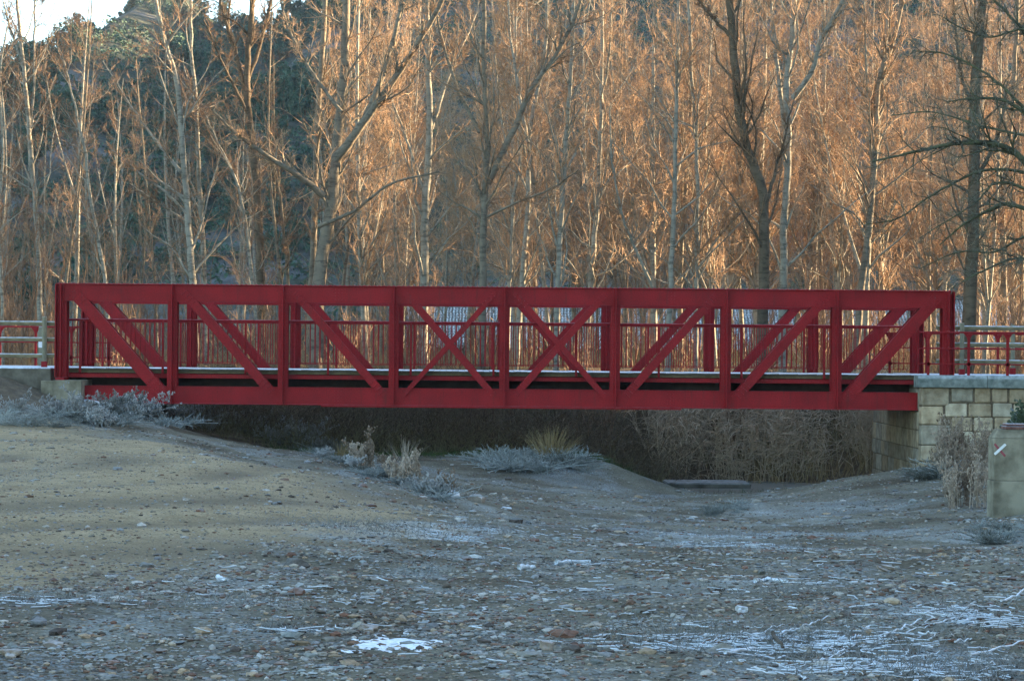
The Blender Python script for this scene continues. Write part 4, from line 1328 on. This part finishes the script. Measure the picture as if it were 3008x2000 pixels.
# ------------------------------------------------------------------ undergrowth as stuff
def blades(mb, base, n_pts, L, R0, d0, droop, rg, k=3, wander=.06):
    m_ = len(base); out = np.empty((m_, n_pts, 3)); out[:, 0] = base; d = d0.copy(); st_ = (L / (n_pts - 1))[:, None]
    for s in range(1, n_pts):
        d = unit(d + rg.normal(size=d.shape) * wander + np.array([0, 0, -1.0]) * droop)
        out[:, s] = out[:, s - 1] + d * st_
    R = R0[:, None] * np.linspace(1, .3, n_pts)[None]
    v, f = tube_batch(out, R, k); mb.add(v, f)
    return out, R
def field(n_, px0, px1, d0_, d1_, rg, fn=None):
    d = rg.uniform(d0_, d1_, n_); px = rg.uniform(px0, px1, n_); x = (px - CX) / F * d
    if fn is not None:
        k = fn(px, d, x); d, px, x = d[k], px[k], x[k]
    return np.stack([x, d, ground_z(x, d)], 1)
def updir(n_, rg, sp_=.3):
    a_ = rg.normal(0, sp_, (n_, 2)); return unit(np.c_[a_, np.ones(n_)])

rg = np.random.default_rng(50)
# dry grass beyond the bridge
mb = MB()
b_ = field(26000, -100, 3120, 52, 75, rg, lambda p, d, x: vnoise(x * .5, d * .3, 4) > .38)
blades(mb, b_, 4, rg.uniform(.25, .8, len(b_)), np.full(len(b_), .0055), updir(len(b_), rg, .35), .16, rg)
tag(mb.build('dry_grass', M['straw']), 'golden dry grass covering the wood floor beyond the bridge', 'grass', kind='stuff')
# brambles under the bridge and on the far bank
mb = MB()
b_ = np.concatenate([field(7500, 560, 2010, 51.2, 57, rg), field(1500, 2000, 2650, 55.5, 58, rg)])
o1 = blades(mb, b_, 7, rg.uniform(.7, 2.0, len(b_)), np.full(len(b_), .007), updir(len(b_), rg, .5), .16, rg, wander=.22)
l1 = spawn(*o1, 3, .2, 1, (.4, 1.2), .35, 4, .25, .0, .8, .006, .004, rg); v, f = tube_batch(*l1, 3); mb.add(v, f)
tag(mb.build('bramble_thicket', M['bramble']), 'dark brown tangle of brambles in the shade under and behind the bridge', 'brambles', kind='stuff')
mb = MB()
b_ = np.concatenate([field(4000, 500, 1950, 50.2, 57, rg), field(500, 2000, 2600, 54, 57, rg)])
blades(mb, b_, 5, rg.uniform(.3, 1.2, len(b_)), np.full(len(b_), .006), updir(len(b_), rg, .4), .2, rg, wander=.15)
tag(mb.build('ground_cover', M['olive']), 'olive grey weeds and dead stems covering the far bank', 'weeds', kind='stuff')
# reeds
mb = MB()
b_ = field(1000, 1930, 2620, 52.6, 55.5, rg, lambda p, d, x: vnoise(x * 1.1, d * .9, 31) > .36)
o1 = blades(mb, b_, 7, rg.uniform(1.2, 2.5, len(b_)), np.full(len(b_), .008), updir(len(b_), rg, .2), .03, rg, wander=.08)
l1 = spawn(*o1, 6, .1, 1, (.3, .9), .34, 7, .1, -.30, 2, .022, .012, rg); v, f = tube_batch(*l1, 3); mb.add(v, f)
tag(mb.build('reed_bed', M['reed']), 'tall dead reeds with drooping leaves under the right half of the bridge', 'reeds', kind='stuff')
# green moss-grass along the mound and pool
mb = MB()
b_ = np.concatenate([field(3500, 1560, 1900, 47.0, 50, rg), field(1500, 1900, 2500, 47, 50, rg), field(2500, 780, 1560, 46.5, 51, rg)])
blades(mb, b_, 4, rg.uniform(.04, .2, len(b_)), np.full(len(b_), .005), updir(len(b_), rg, .6), .15, rg)
tag(mb.build('green_grass', M['green']), 'dull green grass on the mound and bank below the bridge', 'grass', kind='stuff')
# frosty low grass & stems scattered on river bed
mb = MB()
cl = []
for px, py, rx, ry, s in FROST_SPOTS + [(2250, 1880, 500, 60, 1), (2800, 1990, 300, 40, 1), (2950, 1560, 150, 60, 1), (2300, 1740, 200, 20, .5), (1660, 1370, 150, 30, 1), (1380,1520,200,20,.5)]:
    d, X = hit(px, py); n_ = int(420 * s * rx / 250)
    cl.append(np.stack([X + rg.normal(0, rx / F * d * .55, n_), d + rg.normal(0, .55 * ry * d / max(py - CY, 60), n_)], 1))
cl = np.concatenate(cl); b_ = np.c_[cl, ground_z(cl[:, 0], cl[:, 1])]
blades(mb, b_, 4, rg.uniform(.03, .13, len(b_)), np.full(len(b_), .0028), updir(len(b_), rg, .9), .12, rg, wander=.3)
tag(mb.build('frosted_grass', M['frost_weed']), 'short rime covered grass blades scattered over the river bed', 'grass', kind='stuff')
# frosted litter: thin twigs lying flat
mb = MB()
cl = []
for px, py, rx, ry, n_ in [(2300, 1900, 500, 45, 300), (2850, 1830, 200, 40, 120), (2650, 1970, 400, 30, 180), (1080, 1550, 220, 14, 70), (150, 1772, 220, 10, 40), (2150, 1600, 300, 12, 50), (1700, 1662, 100, 5, 10), (850, 1862, 130, 4, 14), (1500, 1560, 1400, 60, 60), (1500, 1800, 1500, 160, 110), (2300, 1700, 700, 120, 100)]:
    d, X = hit(px, py)
    cl.append(np.stack([X + rg.normal(0, rx / F * d * .5, n_), d + rg.normal(0, .5 * ry * d / (py - CY), n_)], 1))
cl = np.concatenate(cl); cl = cl[(cl[:, 1] > 9.5) & (road_mask(cl[:, 0], cl[:, 1]) < .5)]
n_ = len(cl); a_ = rg.uniform(0, 6.28, n_)
L_ = rg.uniform(.03, .17, n_); npt = 5
tpar = np.linspace(-.5, .5, npt)[None, :]
X_ = cl[:, 0:1] + np.cos(a_)[:, None] * L_[:, None] * tpar + rg.normal(0, .012, (n_, npt)); Y_ = cl[:, 1:2] + np.sin(a_)[:, None] * L_[:, None] * tpar + rg.normal(0, .012, (n_, npt))
Z_ = ground_z(X_, Y_) + .012 + rg.uniform(0, .02, (n_, 1))
v, f = tube_batch(np.stack([X_, Y_, Z_], -1), np.tile(rg.uniform(.0018, .0042, (n_, 1)), (1, npt)), 4); mb.add(v, f)
tag(mb.build('twig_litter', M['frost_stick']), 'rime covered twigs and straw washed up on the gravel', 'twigs', kind='stuff')

# gravel
ico = None
def ico_base(sub):
    import bmesh
    bm = bmesh.new(); bmesh.ops.create_icosphere(bm, subdivisions=sub, radius=1)
    v = np.array([q_.co[:] for q_ in bm.verts]); f = np.array([[w.index for w in q_.verts] for q_ in bm.faces]); bm.free(); return v, f
PAL = np.array([(.17, .145, .11), (.22, .2, .165), (.12, .105, .09), (.28, .25, .2), (.15, .09, .06), (.3, .22, .14), (.2, .2, .2), (.07, .055, .045), (.14, .07, .045), (.10, .08, .06), (.33, .31, .28), (.16, .16, .14)])
def pebbles(mb, xy, size, sub, rg):
    v0, f0 = ico_base(sub); n_ = len(xy); nv = len(v0)
    V = np.tile(v0[None], (n_, 1, 1)) * (1 + rg.normal(0, .17, (n_, nv, 1)))
    V *= (size[:, None] * np.stack([rg.uniform(.8, 1.6, n_), rg.uniform(.7, 1.2, n_), rg.uniform(.3, .7, n_)], 1))[:, None, :]
    a_ = rg.uniform(0, 6.28, n_); c_, s_ = np.cos(a_)[:, None], np.sin(a_)[:, None]
    x = V[..., 0] * c_ - V[..., 1] * s_; y = V[..., 0] * s_ + V[..., 1] * c_
    V = np.stack([x + xy[:, 0:1], y + xy[:, 1:2], V[..., 2] + (ground_z(xy[:, 0], xy[:, 1]) + size * .12)[:, None]], -1)
    Fi = (f0[None] + (np.arange(n_) * nv)[:, None, None]).reshape(-1, 3)
    col = PAL[rg.integers(0, len(PAL), n_)] * rg.uniform(.7, 1.3, (n_, 1)) ** 1.0
    mb.add(V.reshape(-1, 3), Fi); mb.col[-1] = np.repeat(col, nv, 0)
rg = np.random.default_rng(90)
def scatter(n_, d0_, d1_, thr=1.0):
    d = rg.uniform(d0_, d1_, n_); px = rg.uniform(-60, 3070, n_); x = (px - CX) / F * d
    dens = .35 + .65 * np.clip(fbm(x, d, .8, 3, 91) * 1.6 + .6, 0, 1)
    rmk = road_mask(x, d)
    k = rg.uniform(size=n_) < dens * (1 - .8 * rmk)
    k &= ~((d > 43) & (x < -5))
    return np.stack([x[k], d[k]], 1)
mb = MB()
s = scatter(30000, 9.6, 15); pebbles(mb, s, rg.lognormal(-4.7, .45, len(s)), 1, rg)
s = scatter(24000, 15, 23); pebbles(mb, s, rg.lognormal(-4.5, .45, len(s)), 1, rg)
s = scatter(20000, 23, 46); pebbles(mb, s, rg.lognormal(-4.2, .45, len(s)), 1, rg)
s = scatter(1500, 9.8, 22); pebbles(mb, s, rg.lognormal(-3.85, .4, len(s)), 2, rg)
s = scatter(900, 20, 44); pebbles(mb, s, rg.lognormal(-3.4, .35, len(s)), 2, rg)
d = rg.uniform(11, 36, 16000); px = rg.uniform(-60, 1500, 16000); x = (px - CX) / F * d
k = road_mask(x, d) > .2; s = np.stack([x[k], d[k]], 1)
pebbles(mb, s, rg.lognormal(-5.0, .4, len(s)), 1, rg)
tag(mb.build('gravel', M['pebble'], colattr=True), 'loose multicoloured gravel and pebbles strewn over the river bed', 'gravel', kind='stuff')

# single rocks
def rock(px, py, size, label, mat='rock', sc=(1.4, 1, .7), seed=0, rz=.3, name='rock'):
    rg_ = np.random.default_rng(seed)
    d, X = hit(px, py)
    v0, f0 = ico_base(3); nn = unit(v0)
    dd = sum(rg_.normal(0, .16) * np.sin(nn @ rg_.normal(0, 2.4, 3) + rg_.uniform(0, 6)) for _ in range(7))
    V = v0 * (1 + dd)[:, None]; V = np.clip(V, -.85, .85) * np.array(sc) * size / F * d / 2
    mb = MB(); mb.add(V, f0); o = mb.build(name, M[mat])
    o.location = (X, d, gz(X, d) + size / F * d * sc[2] * .2); o.rotation_euler = (.1, .1, rz)
    tag(o, label, 'rock')
rock(1322, 1460, 44, 'frost whitened angular rock at the edge of the dirt road beside a brown tuft', 'rock_frost', seed=1)
rock(1402, 1472, 40, 'brown slanted rock right of the frost whitened one', seed=2, rz=-.5)
rock(1486, 1497, 24, 'small bright white frosted stone on the bank right of the two rocks', 'rock_frost', (1.5, .8, .5), 3)
rock(1364, 1598, 26, 'yellowish stone lying alone on the gravel near the centre', 'rock', (1.3, 1, .6), 4)
rock(30, 1938, 52, 'large dark stone at the lower left corner', seed=5)
rock(155, 1903, 46, 'grey flat stone near the lower left corner', seed=6, sc=(1.5, 1, .6))
rock(1085, 1856, 44, 'reddish brown stone at the upper edge of the snow patch', seed=7)
rock(2178, 1797, 34, 'pale grey rounded stone in the middle of the gravel bar', 'rock_frost', seed=8, sc=(1, 1, .8))
rock(2600, 1678, 40, 'tan stone on the slope right of centre', seed=9)
rock(2720, 1622, 32, 'ochre stone on the dark slope below the pillar', seed=10)
rock(1606, 1912, 40, 'rust coloured small stone at the bottom centre', seed=11, sc=(1, 1, 1))
rock(270, 1187, 42, 'flat white frosted stone against the concrete block', 'rock_frost', (1.6, 1, .4), 12)

def snow_patch(name, px, py, rx, ry, label, th=.03, seed=0):
    d, X = hit(px, py); a_ = rx / F * d; b2 = ry * d / (py - CY)
    n_ = 170; g = np.linspace(-1.3, 1.3, n_); U, Vv = np.meshgrid(g, g)
    xx = X + U * a_; yy = d + Vv * b2
    h = .82 - np.sqrt(U ** 2 + Vv ** 2) + fbm(xx, yy, 1.4, 4, seed) * .5 + fbm(xx, yy * .8, 8, 4, seed + 3) * .75
    zz = ground_z(xx, yy) + np.clip(h, -.6, .5) * th - .004
    i = np.arange(n_ - 1)[:, None] * n_ + np.arange(n_ - 1)[None, :]
    q = np.stack([i, i + 1, i + n_ + 1, i + n_], -1).reshape(-1, 4)
    keep = h.ravel()[q].max(1) > -.08
    mb = MB(); mb.add(np.stack([xx, yy, zz], -1).reshape(-1, 3), q[keep])
    o = mb.build(name, M['snow'], smooth=True)
    return tag(o, label, 'snow', kind='stuff')
M['snow'] = simple_mat('old_snow', (0.55, 0.6, 0.66), (0.8, 0.84, 0.88), 30, 0.8, 0.5, 60)
snow_patch('snow_patch', 1130, 1895, 150, 38, 'white patch of old snow on the gravel at the bottom left of centre', .03, 1)

def stick(pts, r, label, mat='frost_stick', group=None, name='stick', lift=.02):
    w = []
    for px, py in pts:
        d, X = hit(px, py); w.append((X, d, gz(X, d) + lift))
    w = smooth_path(w, 10); w[:, 2] += np.random.default_rng(int(pts[0][0])).normal(0, .006, 10)
    mb = MB(); o0 = w[0].copy(); mb.tube(w - o0, np.linspace(r, r * .5, 10), 6); o = mb.build(name, M[mat], smooth=True); o.location = o0
    tag(o, label, 'stick', group)
stick([(2218, 1714), (2260, 1710), (2312, 1718)], .022, 'thick frosted stick lying alone on the gravel right of centre')
stick([(1634, 1663), (1680, 1660), (1735, 1658)], .028, 'frosted stick on the gravel just above centre bottom')
stick([(1525, 1675), (1570, 1673)], .03, 'short white frosted stick left of the longer one')
stick([(2130, 1928), (2200, 1922), (2275, 1914)], .012, 'long pale driftwood stick in the frosted litter, bottom right')
stick([(2270, 1885), (2292, 1915), (2300, 1932)], .013, 'dark forked stick poking out of the frosted litter', 'twig_dark', lift=.05)
stick([(640, 1705), (668, 1715)], .02, 'short pale stick in the gravel left of the snow patch')
stick([(2655, 1376), (2700, 1369)], .03, 'pale frosted branch lying at the foot of the stone wall')
stick([(2940, 1795), (2990, 1770), (3030, 1745)], .009, 'frosted branch rising at the right picture edge', lift=.06)
stick([(2850, 1960), (2930, 1935), (3010, 1915)], .008, 'frosted branch in the bottom right corner', lift=.05)
for k in range(26):
    px = 2050 + random.random() * 950; py = 1850 + random.random() * 140 - (px - 2050) * .05
    L_ = random.uniform(30, 110); s_ = random.uniform(-.35, .15)
    stick([(px, py), (px + L_, py + L_ * s_)], random.uniform(.004, .008),
          'thin rime covered stick in the litter at the bottom right', group='frosted sticks of the litter', lift=random.uniform(.015, .05))

# ------------------------------------------------------------------ weeds in front of the bridge
def weed_proto(name, seed, H, stems, mat, heads=True, spread=.45, c1=8, c2=5):
    rg = np.random.default_rng(seed); n_ = 7
    A = np.empty((stems, n_, 3)); s = np.linspace(0, 1, n_)
    for k in range(stems):
        d = rg.normal(0, spread, 2); h = H * rg.uniform(.45, 1)
        A[k, :, 0] = rg.normal(0, .08) + d[0] * h * s ** 1.3 + rg.normal(0, .01, n_); A[k, :, 1] = rg.normal(0, .08) + d[1] * h * s ** 1.3; A[k, :, 2] = -.03 + h * s * (1 - .25 * abs(d[0]) * s)
    R = np.tile(np.linspace(.008, .005, n_), (stems, 1))
    l1 = spawn(A, R, c1, .15, 1, (.4, .9), .3, 4, .15, .25, .8, .007, .005, rg)
    l2 = spawn(*l1, c2, .1, 1, (.5, 1.2), .35, 3, .2, .1, .9, .006, .0045, rg)
    mb = MB(); emit(mb, [(A, R), l1, l2], [4, 3, 3])
    if heads:
        tips = np.concatenate([A[:, 4:].reshape(-1, 3), l1[0][:, -1]]); v0, f0 = ico_base(1)
        q_ = np.repeat(tips, 3, 0) + rg.normal(0, .018, (len(tips) * 3, 3))
        V = v0[None] * rg.uniform(.007, .016, (len(q_), 1, 1)) * np.array([1, 1, 1.8]) * (1 + rg.normal(0, .25, (len(q_), len(v0), 1))) + q_[:, None]
        Fi = (f0[None] + (np.arange(len(q_)) * len(v0))[:, None, None]).reshape(-1, 3)
        mb.add(V.reshape(-1, 3), Fi)
    return mb.build(name, M[mat])
rg = np.random.default_rng(60)
wa = [weed_proto('frosted_weed', 400 + k, [.5, .65, .38][k], [26, 18, 30][k], 'frost_weed', True, .6) for k in range(3)]
wb = [weed_proto('frosted_weed', 410 + k, [.26, .34][k], 26, 'frost_blue', False, 1.3, 7, 5) for k in range(2)]
def put(o, px, py, s, label, cat, group=None, d=None, rz=None):
    if d is None: d, X = hit(px, py)
    else: X = P(px, py, d)[0]
    o.location = (X, d, gz(X, d)); o.scale = (s, s, s); o.rotation_euler = (0, 0, rg.uniform(0, 6.28) if rz is None else rz)
    tag(o, label, cat, group)
ia = ib = 0
def nxt(L_, i_):
    if i_ < len(L_): return L_[i_]
    o = L_[i_ % len(L_)].copy(); link(o); return o
for k in range(52):                         # rimy mats along the road's far edge
    px = -20 + k * 16 + rg.uniform(-12, 12); py = 1252 + rg.uniform(-34, 4) + max(0, px - 560) * .12
    if k % 4: o = nxt(wb, ib); ib += 1
    else: o = wa[k % 3].copy(); link(o)
    put(o, px, py, rg.uniform(.5, 1.25), 'low blue white rimed weed mat along the far edge of the dirt road', 'weed', 'rimed weed mats by the road')
for px, py, s in [(262, 1228, .8), (320, 1222, 1.0), (380, 1225, 1.35), (425, 1228, 1.4), (462, 1232, 1.1), (520, 1238, 1.25), (560, 1240, .9), (610, 1245, 1.2), (660, 1248, 1.0), (705, 1252, 1.0), (750, 1262, .85), (790, 1270, .8)]:
    put(nxt(wa, ia), px, py, s * .85, 'tall frosted weed with seed heads in front of the left bridge girder', 'weed', 'tall weeds before the left girder'); ia += 1
for px, py, s in [(885, 1300, 1.3), (905, 1312, 1.0), (950, 1325, .8), (985, 1335, .8)]:
    put(nxt(wa, ia), px, py, s, 'frosted weed on the road shoulder below the third bridge post', 'weed', 'weeds on the road shoulder'); ia += 1
wc = [weed_proto('dry_weed', 420 + k, [.75, .55, .45][k], [9, 16, 24][k], 'weed_brown', True, .3) for k in range(3)]
ic = 0
for px, py, s, lab in [(1075, 1372, 1.1, 'tall brown frosted weed with thick seed heads on the road shoulder'),
                       (1050, 1362, .8, 'short brown weed left of the tall seed headed one'),
                       (1185, 1412, 1.2, 'brown frosted weed with spiky heads at the corner of the road'),
                       (1215, 1425, .9, 'pale bristly weed at the right of the road corner'),
                       (1130, 1390, .7, 'low dry weed between two taller brown weeds'),
                       (1312, 1450, .9, 'rounded brown dry tuft behind the frost whitened rock')]:
    put(nxt(wc, ic), px, py, s, lab, 'weed'); ic += 1
for k in range(26):
    px = 800 + k * 20 + rg.uniform(-8, 8); py = 1285 + (px - 800) * .36 + rg.uniform(-8, 10)
    if k % 4: o = nxt(wb, ib); ib += 1
    else: o = wa[k % 3].copy(); link(o)
    put(o, px, py, rg.uniform(.5, .9), 'small rimed plant on the crumbling edge of the dirt road', 'weed', 'small rimed plants on the road edge')
for k in range(26):
    px = rg.uniform(1430, 1720); py = 1340 + rg.uniform(-10, 50) + max(0, px - 1620) * .25
    o = nxt(wb, ib); ib += 1
    put(o, px, py, rg.uniform(.8, 1.5), 'blue green rimed plant on the low bank under the middle of the bridge', 'weed', 'rimed plants on the low bank')
# golden tuft
def tuft(name, px, py, d, n_, H, mat, spread, label, cat='grass tuft', droop=.03, r=.005, seed=3):
    rg_ = np.random.default_rng(seed); X = P(px, py, d)[0]
    mb = MB(); base = np.c_[rg_.normal(0, .07, (n_, 2)), np.zeros(n_)]
    dirs = unit(np.c_[base[:, :2] * 3 + rg_.normal(0, spread, (n_, 2)), np.ones(n_)])
    blades(mb, base, 7, H * rg_.uniform(.4, 1, n_), np.full(n_, r), dirs, droop, rg_, 3, .03)
    o = mb.build(name, M[mat]); o.location = (X, d, gz(X, d) - .02); tag(o, label, cat); return o
tuft('grass_tuft', 1618, 1345, 46.2, 240, .85, 'straw', .38, 'tall golden grass tuft standing alone under the middle of the bridge')
tuft('grass_tuft', 1190, 1330, 45.5, 40, .6, 'weed_brown', .2, 'thin reddish grass stalks behind the road corner')
tuft('grass_tuft', 1010, 1290, 46, 70, .4, 'straw', .5, 'yellowish grass tuft in the shade under the left of the bridge', seed=9)
# thicket of dry stems at the foot of the wall
mb_o = []
wd = [weed_proto('dry_stem_plant', 430 + k, [1.15, .9][k], 10, 'weed_brown', True, .14, 9, 5) for k in range(2)]
idd = 0
for k in range(26):
    px = 2745 + rg.uniform(0, 165); d = rg.uniform(34, 44)
    o = nxt(wd, idd); idd += 1
    X = (px - CX) / F * d
    o.location = (X, d, gz(X, d)); s = rg.uniform(.5, .95); o.scale = (s, s, s * 1.1); o.rotation_euler = (0, 0, rg.uniform(0, 6.28))
    tag(o, 'tall dry frosted stem plant in the clump between the stone wall and the concrete pillar', 'weed', 'dry stems before the stone wall')
for k in range(10):
    o = nxt(wb, ib); ib += 1
    put(o, 2700 + k * 17, 1405 - k * 2 + rg.uniform(-12, 8), rg.uniform(.8, 1.3), 'rimed weed mat at the foot of the stone wall', 'weed', 'rimed mats at the wall foot')
for k in range(12):
    o = nxt(wb, ib); ib += 1
    put(o, 2870 + rg.uniform(0, 180), 1560 + rg.uniform(-25, 50), rg.uniform(.3, .6), 'rimed plant on the slope below the concrete pillar', 'weed', 'rimed plants below the pillar')
for k in range(8):
    o = nxt(wb, ib); ib += 1
    put(o, rg.uniform(2080, 2180) , 1500 + rg.uniform(-18, 18), rg.uniform(.3, .6), 'tiny rimed plant on the gravel below the river pool', 'weed', 'tiny rimed plants on the gravel')

# ivy bush beside the wall
def leaf_bush(name, c, rad, n_, mat, label, seed=5):
    rg_ = np.random.default_rng(seed)
    d = unit(rg_.normal(size=(n_, 3))); d[:, 2] = np.abs(d[:, 2])
    lump = 1 + .25 * np.sin(d @ np.array([5, 3, 4.0])) + .15 * np.sin(d @ np.array([9, -7, 6.0]))
    pos = d * np.array(rad) * (lump * rg_.uniform(.55, 1.05, n_))[:, None]
    e1 = unit(np.cross(d, rg_.normal(size=(n_, 3)))) * .035; e2 = unit(np.cross(d, e1) + d * .5) * .03
    V = np.stack([pos - e1, pos - e2, pos + e1, pos + e2], 1).reshape(-1, 3)
    mb = MB(); mb.add(V, np.arange(len(V)).reshape(-1, 4))
    o = mb.build(name, M[mat]); o.location = c; tag(o, label, 'shrub')
c = P(3010, 1262, 38); leaf_bush('ivy_bush', (c[0] + .1, 38, c[2] - .1), (.42, .4, .5), 2600, 'ivy', 'frosted dark green ivy bush behind the top of the concrete pillar')

# ------------------------------------------------------------------ cold morning air over the valley
mb = MB(); mb.box((-300, -310, -12), (440, 720, 175))
m = bpy.data.materials.new('valley_haze'); m.use_nodes = True
nt = m.node_tree; nt.nodes.remove(nt.nodes['Principled BSDF'])
pv = nt.nodes.new('ShaderNodeVolumePrincipled'); pv.inputs['Color'].default_value = (.86, .92, 1, 1)
pv.inputs['Density'].default_value = 0.00016; pv.inputs['Anisotropy'].default_value = 0.2
nt.links.new(pv.outputs[0], nt.nodes['Material Output'].inputs['Volume'])
o = mb.build('haze', m); tag(o, 'thin cold blue morning haze filling the valley', 'haze', kind='stuff')
